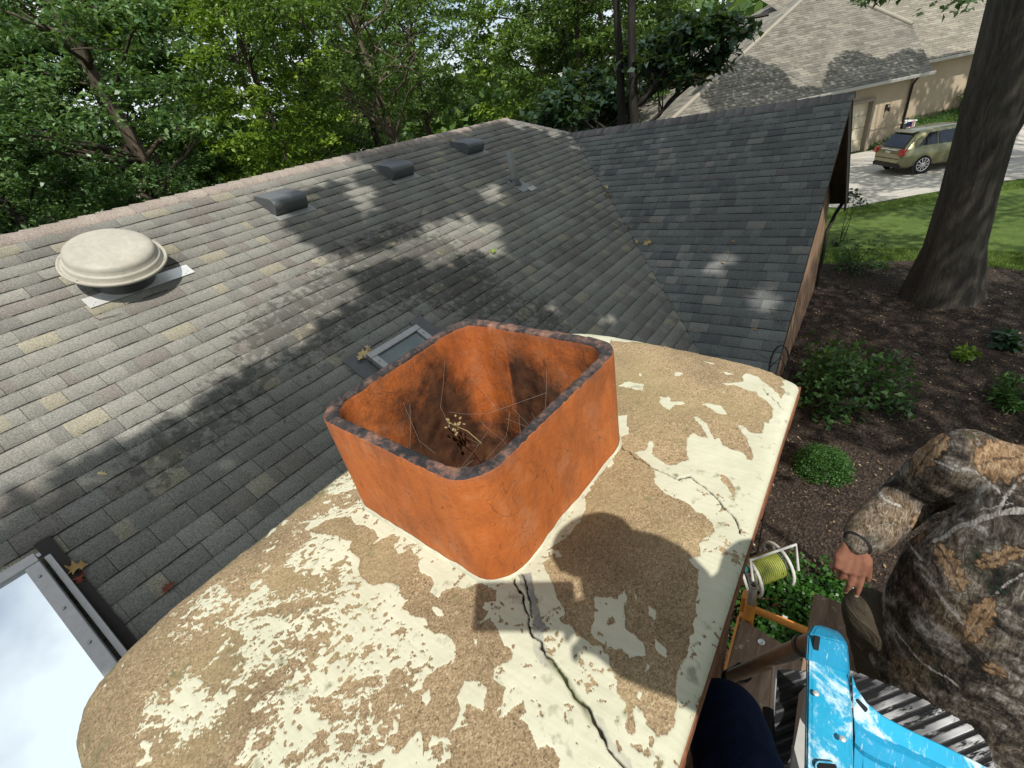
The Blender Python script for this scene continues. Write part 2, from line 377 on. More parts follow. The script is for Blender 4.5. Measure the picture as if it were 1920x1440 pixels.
# ---------------- skylights
M_alu = speck('anodised_frame', (.33, .32, .31), .2, 30, .42, .5, .75, .05)
M_alud = speck('bronze_flashing', (.10, .10, .10), .25, 20, .5, .5, .6, .05)
mg = M('coated_glass', .02, .5, 1); mg.col((.93, .98, .99)); mg.rgh(mg.rng(mg.noise(3), .3, .7, .01, .035))
mg2 = M('green_glass', .06, .9, 0); mg2.col(mg2.ramp(mg2.noise(7, 3), [(.3, (.012, .03, .028)), (.65, (.03, .062, .055))])); mg2.b.inputs['Coat Weight'].default_value = .6; mg2.b.inputs['Coat Roughness'].default_value = .05
def skylight(o, ex, ey, wd, ln, mat, label, hgt=.09, curb=None):
    """o: upper corner (world) at the roof, ex along the roof, ey down the window's own slope"""
    o = Vector(o); ex = Vector(ex).normalized(); ey = Vector(ey).normalized(); en = ex.cross(ey).normalized()
    if en.z < 0: en = -en
    e = bpy.data.objects.new('skylight', None); col.objects.link(e); e.parent = house; e.location = o-house.location; e['label'] = label
    fr = MB(); b = .065; c0 = o+en*hgt
    P = lambda a, d, h=0: c0+ex*a+ey*d+en*h
    for (a, d, la, ld) in ((wd/2, b/2, wd, b), (wd/2, ln-b/2, wd, b), (b/2, ln/2, b, ln-2*b-.004), (wd-b/2, ln/2, b, ln-2*b-.004)):
        fr.box(P(a, d), la, ld, .05, ex, ey, en, .006)
    for (a, d, la, ld) in ((wd/2, b+.012, wd-2*b-.05, .02), (b+.012, ln/2, .02, ln-2*b), (wd-b-.012, ln/2, .02, ln-2*b)):
        fr.box(P(a, d, -.006), la, ld, .022, ex, ey, en, .003)
    for (a, d, la, ld) in ((wd/2, -.025, wd+.1, .03), (wd+.028, ln/2, .03, ln+.06), (-.028, ln/2, .03, ln+.06)):
        fr.box(P(a, d, -.055), la, ld, .03, ex, ey, en, .003)
    sb = fr
    for k in range(5):
        for a in (b*.5, wd-b*.5): sb.ell(P(a, ln*(.12+.19*k), .027), .009, .009, .005, ex, ey, 8, 4)
    fr.build('frame', M_alu, e)
    g = MB(); g.box(P(wd/2, ln/2, .0), wd-2*b+.01, ln-2*b+.01, .012, ex, ey, en); g.build('glass', mat, e)
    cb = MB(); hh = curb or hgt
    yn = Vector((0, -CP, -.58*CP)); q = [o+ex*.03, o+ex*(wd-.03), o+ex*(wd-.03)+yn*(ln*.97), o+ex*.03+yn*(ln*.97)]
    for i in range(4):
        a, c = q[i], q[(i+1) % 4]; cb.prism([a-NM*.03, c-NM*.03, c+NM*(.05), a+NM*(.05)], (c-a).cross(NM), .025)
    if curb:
        for k_ in (wd-.02, .02): cb.prism([P(k_, .02, -.03), P(k_, ln, -.03), o+ex*k_+yn*ln, o+ex*k_+yn*.02], ex, .01)  # added side panels, dark as the shadow gap under the tilted frame
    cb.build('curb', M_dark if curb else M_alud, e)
    for s in ((-.05, wd+.05) if curb else (-.09, wd+.09)): MB().box(o+ex*s+yn*(ln/2)+NM*(.048 if curb else .014), .075 if curb else .16, ln+.2, .006, ex, yn, NM).build('flashing', M_dark if curb else M_alud, e)  # on the tilted skylight, flashing is darkened into a painted shadow wedge
    return e
sk = main(79, 1050)
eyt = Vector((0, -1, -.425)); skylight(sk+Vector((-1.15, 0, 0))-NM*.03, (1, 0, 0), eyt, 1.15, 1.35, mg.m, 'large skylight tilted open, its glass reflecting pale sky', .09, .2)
s2 = main(683, 672); s2.y = main(779, 618).y; s2.z = .58*s2.y+MC
skylight(s2, (1, 0, 0), Vector((0, -1, -.58)), .62, 1.05, mg2.m, 'small closed skylight with dark green glass', .05)

# ---------------- attic fan dome
M_dome = speck('weathered_tan_enamel', (.345, .325, .27), .2, 26, .55, .35, 0, .06)
M_galv = speck('galvanised_sheet', (.62, .62, .60), .12, 14, .42, .5, .5, .05)
dc = PL(214, 487, MN, MC+.215)
def lathe(prof, c, n, seg=56):
    n = Vector(n).normalized(); a = Vector((1, 0, 0)); b = n.cross(a).normalized()
    return [[Vector(c)+n*h+(a*math.cos(2*math.pi*k/seg)+b*math.sin(2*math.pi*k/seg))*r for k in range(seg)] for r, h in prof]
fan = bpy.data.objects.new('attic_fan', None); col.objects.link(fan); fan.parent = house; fan.location = dc-house.location; fan['label'] = 'round tan dome of the attic fan'
ND = Vector((0, -.50, 1)).normalized()
pr = [(.335, -.018), (.362, -.012), (.37, .0), (.366, .012), (.358, .014), (.350, .004), (.338, .0), (.334, .004), (.330, .038), (.326, .046), (.316, .050), (.311, .053), (.307, .085), (.300, .105), (.284, .119), (.25, .129), (.214, .1345), (.211, .1342), (.208, .1350), (.14, .1400), (.137, .1397), (.134, .1404), (.07, .143), (.001, .144)]
sc_ = MB().loft(lathe(pr, dc, ND))
for k in range(6):
    an = k*math.pi/3+.4; b_ = ND.cross(Vector((1, 0, 0))); sc_.ell(dc+(Vector((1, 0, 0))*math.cos(an)+b_*math.sin(an))*.352+ND*.012, .009, .009, .006)
sc_.build('dome', M_dome, fan)
base = dc-ND*.2
MB().loft(lathe([(.235, -.10), (.235, .0), (.235, .12), (.24, .125)], base, ND, 40)).build('fan_base', M_alud, fan)
fp = MB()
flc = PL(264, 545, MN, MC); a_ = PL(170, 580, MN, MC); b2 = PL(364, 511, MN, MC); yl = (a_.y+b2.y)/2-.05
fp.box(Vector(((a_.x+b2.x)/2, yl+.11*CP, .58*(yl+.11*CP)+MC))+NM*.016, b2.x-a_.x, .13, .004, (1, 0, 0), (0, CP, .58*CP), NM)
nl = fp
for a, d in ((.03, .07), (.05, .09), (.75, .07), (.78, .09)): nl.ell(Vector((a_.x+a, yl+d*CP, .58*(yl+d*CP)+MC))+NM*.019, .008, .008, .003)
nl.build('flashing', M_galv, fan)

# ---------------- three slant-back box vents
M_pipe = speck('grey_painted_pipe', (.20, .205, .195), .15, 30, .55)
M_vent = speck('charcoal_plastic', (.075, .080, .082), .22, 25, .42, .45, 0, .05)
def box_vent(x, y, label=None):
    e = bpy.data.objects.new('box_vent', None); col.objects.link(e); e.parent = house
    o = Vector((x, y, .58*y+MC)); e.location = o-house.location
    ex = Vector((1, 0, 0)); ev = Vector((0, CP, .58*CP))
    P = lambda a, v, h: o+ex*a+ev*v+NM*h
    prof = [(.0, .0), (-.003, .09), (.003, .128), (.018, .150), (.042, .160), (.075, .162), (.12, .156), (.37, .060), (.385, .045), (.385, .0)]
    mb = MB(); W_ = .40; rings = []
    for a, s in ((0, .985), (.006, 1), (W_-.006, 1), (W_, .985)): rings.append([P(a, .2+(v-.2)*s, h*s if h > .02 else h) for v, h in prof])
    mb.loft(rings, sm=True); h_ = mb.build('hood', M_vent, e)
    mb = MB(); mb.box(P(W_/2+.02, -.02, .008), W_+.08, .12, .008, ex, ev, NM, .003); mb.build('flange', M_pipe, e)
    return e
for px in ((519, 408), (736, 341), (877, 293)):
    q = main(*px); box_vent(q.x, q.y)
# ---------------- plumbing vent pipe
pb = main(966, 345); pe = bpy.data.objects.new('vent_pipe', None); col.objects.link(pe); pe.parent = house; pe.location = pb-house.location
M_pipe = speck('grey_painted_pipe', (.20, .205, .195), .15, 30, .55)
lean = Vector((-.03, .0, 1)).normalized()
MB().loft(lathe([(.056, -.05), (.054, .2), (.050, .47), (.043, .47), (.041, .36)], pb, lean, 20), cap=False).build('pipe', M_pipe, pe)
MB().loft(lathe([(.105, .0), (.085, .03), (.072, .055), (.075, .075), (.066, .085), (.058, .086)], pb, lean, 20)).build('rubber_boot', M_alud, pe)
MB().box(pb+NM*.013+Vector((.03, -.06, -.035)), .28, .32, .005, (1, 0, 0), (0, CP, .58*CP), NM).build('flashing', M_pipe, pe)
MB().box(pb+NM*.018+Vector((.13, -.20, -.116)), .20, .09, .006, (1, .12, 0), (0, CP, .58*CP), NM).build('flashing', speck('weathered_aluminium', (.34, .34, .32), .2, 14, .6), pe)

# ================================================================== CHIMNEY
CZ = -.62
chim = bpy.data.objects.new('chimney', None); col.objects.link(chim); chim.parent = house; chim.location = Vector((.45, .45, CZ))-house.location
chim['label'] = 'brick chimney with peeling cream cement crown and one orange clay flue'
# crown: heightfield grid with the paint map measured on the real crown (pixel polygons laid on its plane)
def toc(pts, sc_=1, ox=0, oy=0): return [tuple(Z(ox+a*sc_, oy+b*sc_, CZ)[:2]) for a, b in pts]
z4 = lambda p: toc(p, 440/1440, 1060, 620); z3 = lambda p: toc(p, 1/3, 900, 960); z2 = lambda p: toc(p, 1/3, 500, 960); zf = lambda p: toc(p)
bare1 = z4([(296, 20), (290, 60), (450, 50), (700, 90), (900, 120), (1080, 160), (1250, 215), (1345, 275), (1347, 320), (1320, 330), (1335, 370), (1325, 420), (1290, 380), (1240, 330), (1180, 285), (1130, 265), (1095, 260), (1085, 285), (1100, 310), (1060, 315), (1000, 325), (965, 325), (985, 340), (1040, 335), (1090, 350), (1130, 370), (1175, 375), (1190, 405), (1230, 430), (1265, 480), (1270, 520), (1245, 570), (1215, 560), (1205, 600), (1190, 630), (1140, 620), (1100, 590), (1050, 575), (1080, 630), (1120, 680), (1140, 740), (1135, 790), (1110, 790), (1085, 755), (1030, 735), (960, 700), (940, 660), (905, 660), (890, 620), (860, 570), (800, 530), (775, 535), (830, 580), (860, 620), (870, 650), (840, 645), (780, 620), (745, 650), (740, 700), (765, 770), (760, 795), (720, 800), (690, 825), (640, 820), (590, 790), (530, 750), (545, 690), (520, 690), (490, 730), (430, 745), (470, 790), (540, 840), (545, 900), (575, 960), (620, 1000), (700, 1030), (770, 1080), (850, 1140), (890, 1190), (915, 1240), (905, 1280), (850, 1290)]) + \
    z3([(1320, 130), (1305, 160), (1250, 170), (1245, 250), (1190, 265), (1175, 280), (1220, 320), (1225, 400), (1215, 450), (1220, 590), (1200, 620), (1195, 690), (1175, 710), (1165, 780), (1150, 850), (1120, 905), (1110, 980), (1105, 1080), (1090, 1180), (1060, 1210), (990, 1235), (960, 1210), (920, 1180), (925, 1150), (890, 1100), (870, 1090), (875, 1240), (850, 1260), (820, 1240), (815, 1180), (830, 1130), (820, 1070), (780, 1000), (785, 940), (760, 910), (750, 860), (735, 820), (740, 780), (710, 770), (700, 750), (640, 745), (590, 710), (540, 690), (510, 650), (460, 620), (440, 600), (470, 560), (460, 510), (430, 450), (400, 370), (370, 300), (350, 280), (400, 250), (460, 240), (440, 200), (380, 205), (420, 180), (520, 130), (560, 60), (575, 0)]) + \
    z4([(115, 1120), (120, 1040), (150, 980), (180, 900), (240, 830), (335, 690), (345, 655), (390, 635), (382, 525), (330, 525), (290, 500), (200, 300)])
isl = [z4(p) for p in ([(660, 260), (690, 248), (730, 262), (700, 276), (670, 272)], [(845, 175), (910, 190), (895, 196)], [(960, 248), (1000, 250), (1037, 270), (1000, 266)], [(455, 265), (480, 280), (463, 286)],
       [(330, 345), (350, 330), (400, 310), (440, 315), (480, 330), (465, 372), (430, 362), (380, 352)], [(590, 405), (635, 405), (640, 440), (720, 440), (730, 455), (660, 460), (635, 493), (605, 465), (580, 435)],
       [(835, 455), (870, 445), (960, 460), (982, 522), (940, 510), (900, 475)], [(245, 830), (275, 788), (292, 818), (262, 838)])] + \
      [z3(p) for p in ([(635, 480), (700, 480), (770, 490), (800, 450), (825, 470), (810, 530), (830, 590), (820, 660), (870, 690), (920, 740), (925, 810), (840, 815), (800, 760), (740, 760), (700, 740), (640, 690), (655, 600), (640, 540)],
       [(870, 455), (903, 480), (880, 490)], [(970, 533), (1000, 570), (990, 600), (968, 560)], [(975, 700), (1010, 740), (1050, 790), (1045, 825), (1010, 800), (975, 750)], [(940, 850), (967, 870), (950, 910)], [(910, 1010), (927, 1040), (905, 1062), (893, 1040)])]
bare3 = [z4([(943, 875), (1000, 900), (1042, 960), (1028, 1020), (1010, 980), (965, 920)]), z3([(930, 1235), (965, 1250), (968, 1330), (948, 1335)])]
bare2 = z2([(240, 100), (330, 50), (480, 25), (500, 75), (560, 70), (640, 130), (590, 170), (700, 120), (750, 125), (745, 160), (720, 170), (740, 230), (810, 195), (850, 250), (860, 310), (880, 350), (940, 360), (955, 400), (930, 450), (975, 480), (1000, 440), (1080, 405), (1110, 425), (1190, 400), (1260, 430), (1300, 440), (1290, 490), (1220, 500), (1200, 540), (1240, 570), (1190, 620), (1250, 590), (1290, 650), (1300, 700), (1330, 740), (1390, 780), (1380, 830), (1320, 860), (1275, 880), (1280, 950), (1330, 980), (1325, 1070), (1290, 1110), (1300, 1150), (1380, 1110), (1440, 1075), (1445, 1130), (1420, 1180), (1460, 1210), (1500, 1290), (1530, 1330), (1600, 1310), (1640, 1370), (1650, 1480), (1500, 1700), (900, 1700), (940, 1440), (1040, 1370), (1030, 1280), (950, 1230), (930, 1300), (900, 1340), (880, 1230), (850, 1240), (790, 1300), (750, 1340), (650, 1310), (660, 1270), (740, 1230), (760, 1130), (720, 1100), (800, 1080), (820, 1010), (880, 980), (900, 920), (960, 880), (1050, 840), (1060, 760), (1040, 720), (990, 700), (930, 680), (890, 600), (830, 595), (760, 540), (800, 500), (760, 480), (750, 420), (670, 385), (590, 410), (520, 380), (500, 330), (510, 260), (460, 200), (470, 160), (400, 140), (330, 130)])
isl2 = [z2(p) for p in ([(930, 545), (970, 540), (1000, 600), (960, 600)], [(1150, 730), (1195, 740), (1190, 768)], [(1100, 950), (1190, 945), (1235, 1000), (1225, 1100), (1160, 1090), (1110, 1070), (1080, 1150), (1120, 1190), (1080, 1215), (1030, 1230), (1070, 1110), (1060, 1040)], [(870, 1020), (915, 1005), (920, 1050), (890, 1095)])]
leftz = zf([(100, 1500), (100, 1200), (640, 860), (690, 900), (700, 960), (560, 975), (660, 1020), (650, 1060), (700, 1130), (790, 1180), (850, 1230), (820, 1290), (740, 1340), (720, 1600)])
ctl = [(700, 1170, 1.), (660, 1200, 1.2), (760, 1220, .9), (690, 1130, 1.2), (560, 1040, .9), (600, 1030, .9), (640, 920, .9), (470, 1130, .8), (520, 1165, .9), (440, 1200, .55), (330, 1310, .8), (350, 1345, .7), (500, 1385, .8), (480, 1425, .9), (605, 1295, .8), (590, 1390, .6), (720, 1420, 1.), (390, 1130, .4), (590, 1240, .7), (640, 960, .7), (300, 1150, -.1), (690, 1440, .9), (540, 1330, .5), (570, 1350, .7),
       (400, 1210, -1.), (350, 1230, -.7), (250, 1290, -.75), (220, 1350, -.55), (300, 1400, -.9), (380, 1400, -.8), (450, 1395, -.6), (560, 1280, -.8), (500, 1300, -.6), (535, 1105, -1.1), (510, 1060, -1.2), (480, 1110, -.9), (710, 1330, -.7), (640, 1330, -.6), (600, 1215, -.5), (560, 1215, -.35), (440, 1430, -1.1), (650, 935, -1.3), (590, 945, -.4), (560, 1000, -.3), (200, 1300, -.8), (180, 1400, -.5), (620, 1150, -.15), (580, 1130, -.2), (300, 1250, -.7), (690, 1220, .8), (230, 1220, -.8), (470, 1000, -.5), (400, 1070, -.5), (650, 1290, -.2), (420, 1260, -.2), (650, 1390, -.5), (520, 1230, .1)]
crk1 = z3([(185, 350), (215, 420), (250, 490), (250, 550), (275, 580), (280, 670), (330, 720), (350, 770), (380, 820), (430, 880), (490, 950), (530, 1030), (580, 1090), (630, 1190), (700, 1280), (750, 1370), (820, 1440), (900, 1540), (960, 1640)])
crk2 = z4([(320, 690), (360, 720), (430, 775), (540, 845), (620, 880), (685, 920), (770, 905), (870, 950), (930, 1020), (980, 1075), (1040, 1140), (1090, 1225), (1100, 1250)])
crk3 = z3([(235, 330), (262, 420), (290, 530), (300, 600)])
crk4 = z4([(1200, 345), (1260, 400), (1335, 490)])
grayp = [z3([(210, 350), (290, 345), (300, 420), (325, 520), (355, 640), (350, 740), (290, 690), (300, 560), (265, 470)]), z3([(290, 690), (350, 740), (400, 830), (435, 940), (380, 900), (320, 830)]), z3([(640, 1160), (680, 1180), (740, 1290), (850, 1420), (870, 1500), (780, 1440), (700, 1300)]), z3([(180, 460), (230, 470), (240, 530), (190, 520)])]
NX, NY = 800, 500
sg, tg = np.meshgrid(np.linspace(0, 1, NX), np.linspace(0, 1, NY), indexing='ij')
yb = np.interp(sg, [0, .012, .03, .06, .12, .5, .8, .93, .98, 1], [.765, .812, .838, .855, .868, .872, .845, .81, .765, .70])
yy = .058+tg*(yb-.058)
xr = np.interp(yy, [.05, .08, .12, .18, .31, .38, .56, .7, .85], [1.005, 1.022, 1.05, 1.07, 1.092, 1.10, 1.115, 1.115, 1.10])
xl = np.interp(yy, [.05, .67, .76, .85], [-.215, -.200, -.192, -.175])
xx = xl+sg*(xr-xl)
eb = np.minimum(np.minimum((1-sg)*1.3, sg*1.3), (1-tg)*.8)           # distance to the three rounded edges
wob = (fbm(xx*14, yy*14, 3)*.0025)
zz = CZ-.030*np.exp(-np.minimum((1-tg)*.8, sg*1.3)/.035)-.012*np.exp(-((1-sg)*1.3)/.03)-.010*np.exp(-(tg*.8)/.006)-.02*np.clip(np.hypot((xx-.5)*.7, yy-.54)-.45, 0, 1)**2*1.5+wob
wx = xx+fbm(xx*26, yy*26, 4)*.008+fbm(xx*110+5, yy*110, 2)*.0022; wy = yy+fbm(xx*26+40, yy*26+9, 4)*.008+fbm(xx*110, yy*110+50, 2)*.0022
paint = np.ones_like(xx)
# left area: soft field of control points + noise
C = np.array([[*Z(a, b, CZ)[:2], v] for a, b, v in ctl]); num = 0; den = 1e-9
for a, b, v in C:
    g = np.exp(-((xx-a)**2+(yy-b)**2)/(.034**2)); num = num+g*v; den = den+g
fieldl = num/(den+.02)
rx = (wx+wy)*.7; ry = (wy-wx)*.7; nn = fbm(rx*28, ry*17, 6, .72)*1.6+fbm(rx*84+3, ry*54, 4, .75)*2.3+fbm(rx*120+3, ry*90, 2, .7)*.9*np.clip(.4+fbm(rx*6, ry*6+31, 2)*2, 0, 1)
lf = inpoly(wx, wy, leftz)
soft = fieldl*.85+nn*.72-.10
paint = np.where(lf, np.clip(soft*6+.5, 0, 1), paint)
def put(polys, val):
    global paint
    for p in polys: paint = np.where(inpoly(wx, wy, p), val, paint)
put([bare1, bare2], 0); put(isl, 1); put(isl2, 1); put(bare3, 0)
edgeb = np.exp(-np.minimum((1-tg)*.85, sg*1.1)/.03)                    # weathered outer edge at the back and the near end
pb_ = (edgeb*1.4+nn*.55 > .62) & (xx < .62); paint = np.where(pb_, 0, paint)
# pits and flecks
pit = fbm(xx*95+7, yy*95+1, 2)+.25*fbm(xx*9, yy*9+20, 2)
paint = np.where((pit > .60+.10*(xx > .45)) & (xx < .5), 0, paint)
fleck = fbm(xx*38, yy*38+77, 3, .6)+.5*fbm(xx*5+8, yy*5, 2)
paint = np.where((paint < .5) & lf & (fleck > .62), 1, paint)
crack = np.maximum.reduce([np.clip(1-dist_line(wx+fbm(xx*60, yy*60, 2)*.003, wy+fbm(xx*60+9, yy*60, 2)*.003, c_)/wd, 0, 1) for c_, wd in ((crk1, .0019), (crk2, .0022), (crk3, .0015), (crk4, .0010))])
wide = np.clip(1-dist_line(wx, wy, crk1[9:15])/.0026, 0, 1)*np.clip((.33-xx)*30, 0, 1); crack = np.maximum(crack, wide)
jd = dist_line(xx, yy, crk1[8:14]); moss = np.clip(1-jd/.006, 0, 1)*np.clip(fbm(xx*40, yy*40, 2)+.6, 0, 1)
gray = np.zeros_like(xx)
for i, p in enumerate(grayp): gray = np.where(inpoly(wx, wy, p), (.8, .45, .35, .4)[i], gray)
gray *= np.clip(.75+fbm(xx*60, yy*60, 3)*.8, 0, 1)
lichen = np.clip(np.exp(-np.minimum((1-tg)*.85, sg*1.1)/.022)*1.3+fbm(xx*40, yy*40+4, 4, .7)*1.5-.40, 0, 1)
dz = np.where(paint > .5, .0011, 0)-np.clip(crack, 0, 1)*.009
grit = fbm(xx*160, yy*160, 2)*np.where(paint > .5, .0003, .0011)
zz2 = zz+dz+grit
V = np.stack([xx, yy, zz2], -1).reshape(-1, 3); idx = np.arange(NX*NY).reshape(NX, NY)
Q = np.stack([idx[:-1, :-1], idx[1:, :-1], idx[1:, 1:], idx[:-1, 1:]], -1).reshape(-1, 4)
# skirt
ring = np.concatenate([idx[:, 0], idx[-1, 1:], idx[-2::-1, -1], idx[0, -2:0:-1]]); rv = V[ring]; nr = len(ring)
ctr = np.array([.45, .45]); dn = rv.copy(); dn[:, 2] = CZ-.075; dn[:, :2] += (ctr-dn[:, :2])*.01; dn[:, 1] = np.maximum(dn[:, 1], .0585)
b0 = len(V); V2 = np.concatenate([V, dn]); k = np.arange(nr); Qs = np.stack([ring, b0+k, b0+(k+1) % nr, ring[(k+1) % nr]], -1)
pa = lambda a, f=0.: np.concatenate([a.ravel(), a.ravel()[ring]*(1 if f is None else 0)+(f or 0)])
qc = V[Q].mean(1); Q = Q[~inpoly(qc[:, 0], qc[:, 1], [(.291, .360), (.336, .350), (.640, .330), (.688, .350), (.706, .720), (.660, .728), (.345, .728), (.303, .700)])]
me = npmesh('crown', V2, np.concatenate([Q, Qs[:, ::1]]), True, {'paint': pa(paint, None), 'crack': pa(crack), 'gray': pa(gray), 'moss': pa(moss), 'lichen': pa(lichen, .5)})
bm = bmesh.new(); bm.from_mesh(me); bmesh.ops.recalc_face_normals(bm, faces=bm.faces)
if sum(f.normal.z for f in list(bm.faces)[:200]) < 0: bmesh.ops.reverse_faces(bm, faces=bm.faces)
bm.to_mesh(me); bm.free()
m = M('peeling_cream_cement', .88, .25)
pt = m.math('ADD', m.attr('paint'), m.math('MULTIPLY', m.math('SUBTRACT', m.noise(260, 3, .6), .5), .5)); ps = m.rng(pt, .44, .54)
br = m.noise(5, 4, .6, m.map(m.co(), (40, 3, 1), (0, 0, .55)))
cream = m.ramp(m.math('ADD', m.math('MULTIPLY', m.noise(9, 5), .6), m.math('MULTIPLY', br, .4)), [(.3, (.40, .395, .29)), (.5, (.475, .468, .352)), (.7, (.54, .533, .415))])
dots = m.math('LESS_THAN', m.vor(75, 0), m.math('MULTIPLY', m.rng(m.noise(7, 2), .4, .7, 0, .2), 1)); cream = m.mix(m.math('MULTIPLY', dots, .55), cream, (.32, .27, .17))
s1 = m.vor(520, 1); s1v = m.math('ADD', m.math('MULTIPLY', m.sep(s1)[0], .6), m.math('MULTIPLY', m.noise(150, 4, .8), .4)); conc = m.ramp(s1v, [(.12, (.10, .068, .040)), (.28, (.215, .155, .090)), (.5, (.285, .212, .126)), (.72, (.345, .265, .165)), (.9, (.48, .40, .28))])
cb = m.rng(m.noise(6, 5, .6), .3, .7, .72, 1.25); conc = m.mix(1, conc, m.comb(cb, m.math('MULTIPLY', cb, .99), m.math('MULTIPLY', cb, .96)), 'MULTIPLY')
dk = m.math('LESS_THAN', m.vor(105, 0), m.rng(m.noise(11, 3), .38, .75, 0, .30)); conc = m.mix(m.math('MULTIPLY', dk, .7), conc, (.06, .045, .03)); gx_ = m.rng(m.sep(m.co())[0], -.55, .1, .78, 1.0); conc = m.mix(1, conc, m.comb(gx_, m.math('MULTIPLY', gx_, .99), m.math('MULTIPLY', gx_, .98)), 'MULTIPLY'); conc = m.mix(m.rng(m.noise(3.3, 4), .5, .68, 0, .5), conc, (.25, .205, .10))
c = m.mix(ps, conc, cream)
c = m.mix(m.math('MULTIPLY', m.attr('gray'), 1.0), c, (.13, .13, .137))
c = m.mix(m.rng(m.attr('lichen'), .1, .8, 0, .8), c, m.ramp(m.noise(60, 3), [(.35, (.055, .052, .03)), (.6, (.16, .16, .07)), (.75, (.35, .35, .2))]))
c = m.mix(m.rng(m.attr('crack'), .15, .6), c, (.018, .014, .010)); c = m.mix(m.math('MULTIPLY', m.attr('moss'), .8), c, (.06, .07, .015))
m.col(c); h = m.math('ADD', m.math('MULTIPLY', s1v, .8), m.math('MULTIPLY', ps, 1.3)); h = m.math('ADD', h, m.math('MULTIPLY', br, .25))
m.bump(h, .30, .0013)
link('crown', me, m.m, chim)

# brick stack beneath
m = M('red_brown_brick', .88, .2)
x_, y_, z_ = m.sep(m.co()); vv = m.comb(m.math('ADD', x_, y_), z_, 0)
bt = m.n('ShaderNodeTexBrick'); bt.inputs['Scale'].default_value = 1; bt.inputs['Brick Width'].default_value = .21; bt.inputs['Row Height'].default_value = .068; bt.inputs['Mortar Size'].default_value = .005
bt.inputs['Color1'].default_value = (.16, .065, .035, 1); bt.inputs['Color2'].default_value = (.24, .11, .06, 1); bt.inputs['Mortar'].default_value = (.16, .14, .11, 1); m.set(bt.inputs[0], vv)
drip = m.rng(m.noise(30, 5, .7), .56, .62); m.col(m.mix(m.math('MULTIPLY', drip, .6), m.mix(.35, bt.outputs[0], m.ramp(m.noise(40, 4), [(.3, (.05, .025, .015)), (.7, (.34, .17, .09))])), (.48, .44, .31))); m.bump(m.noise(60, 4), .6, .006); M_brick = m.m
sb = MB(); hx_ = .20
for zc, x0_, x1_, y0_, y1_, hh_ in ((CZ-.115, -.145, 1.04, .075, .79, .08), (CZ-.20, -.13, 1.02, .10, .78, .088), (CZ-.24-1.55, -.09, .98, .13, .775, 3.1)):
    ix0, ix1, iy0, iy1 = .262, .732, .308, .752
    for a0, a1, b0_, b1_ in ((x0_, ix0, y0_, y1_), (ix1, x1_, y0_, y1_), (ix0+.001, ix1-.001, y0_, iy0), (ix0+.001, ix1-.001, iy1, y1_)): sb.box(((a0+a1)/2, (b0_+b1_)/2, zc), a1-a0, b1_-b0_, hh_)
sb.build('brick_stack', M_brick, chim)
sb = MB(); sb.box((.445, .45, (GZ-3.9)/2), 1.3, .7, abs(GZ+3.9)); sb.build('brick_base', M_brick, chim)
# thin rusty brick edge showing beneath the crown on the near side
rb = MB()
for i in range(9):
    a = -.162+i*.131; rb.box((a+.066, .0705+.0012*(i % 2), CZ-.032), .132, .03, .030, bev=.003)
rb.build('brick_course', speck('rusty_brick_edge', (.20, .085, .045), .5, 60, .9, .2, 0, .8), chim)

# ---------------- flue tile
fc = Vector((.5, .555)); FH = .215
def rr(cx, cy, hx, hy, r, n=9):
    pts = []
    for (sx_, sy_, a0) in ((1, 1, 0), (-1, 1, 90), (-1, -1, 180), (1, -1, 270)):
        for k in range(n):
            a = math.radians(a0+90*k/(n-1)); pts.append((cx+sx_*(hx-r)+r*math.cos(a), cy+sy_*(hy-r)+r*math.sin(a)))
    out_ = []
    for i, p in enumerate(pts):
        q = pts[(i+1) % len(pts)]; d = math.hypot(q[0]-p[0], q[1]-p[1]); s = max(1, int(d/.008))
        out_ += [(p[0]+(q[0]-p[0])*j/s, p[1]+(q[1]-p[1])*j/s) for j in range(s)]
    return out_
BX0, BX1, BY0, BY1 = .288, .690, .328, .745      # outer faces
cx, cy, hx, hy = (BX0+BX1)/2, (BY0+BY1)/2, (BX1-BX0)/2, (BY1-BY0)/2
prof = [(0, -.04, 0), (0, .02, 0), (.0, .05, 0), (0, .09, 0), (0, .13, 0), (0, .17, 0), (0, .195, 0), (.0004, .212, 0), (.0016, FH-.0005, 1), (.006, FH+.0005, 1), (.010, FH+.0005, 1), (.015, FH+.0005, 1), (.0195, FH-.001, 1), (.021, FH-.004, 1), (.0218, FH-.012, 0), (.022, FH-.02, 0), (.0225, FH-.05, 0), (.023, FH-.1, 0), (.0235, FH-.16, 0), (.024, FH-.24, 0), (.026, FH-.34, 0), (.030, FH-.46, 0), (.04, FH-.62, 0), (.05, FH-.85, 0)]
rings = []; soot = []; rim = []
base_pts = rr(cx, cy, hx, hy, .062)
for i, (ins, h, rm) in enumerate(prof):
    r_ = max(.012, .062-ins*.9); sclx, scly = hx-ins, hy-ins
    pts = rr(0, 0, hx, hy, .060); ring_ = []
    def warp(a, b):
        s_, t_ = (a/hx+1)/2, (b/hy+1)/2; return ((.275*(1-s_)+.702*s_)*(1-t_)+(.294*(1-s_)+.720*s_)*t_, (.343*(1-s_)+.321*s_)*(1-t_)+(.742*(1-s_)+.739*s_)*t_)
    for (x, y) in pts:
        # inset by scaling towards the centre of each side
        px_, py_ = warp(x*(sclx/hx), y*(scly/hy))
        nzv = float(fbm(np.array([px_*120.]), np.array([py_*120.+i*.6]), 3)[0])
        dd = (.0018 if rm else .0008)*nzv
        ring_.append(Vector((px_+dd*.6, py_+dd*.6, CZ+h+(dd*1.2 if h > FH-.03 else 0))))
    rings.append(ring_); n_ = len(ring_); soot += [i/len(prof)]*n_
    rim += [float(rm)]*n_
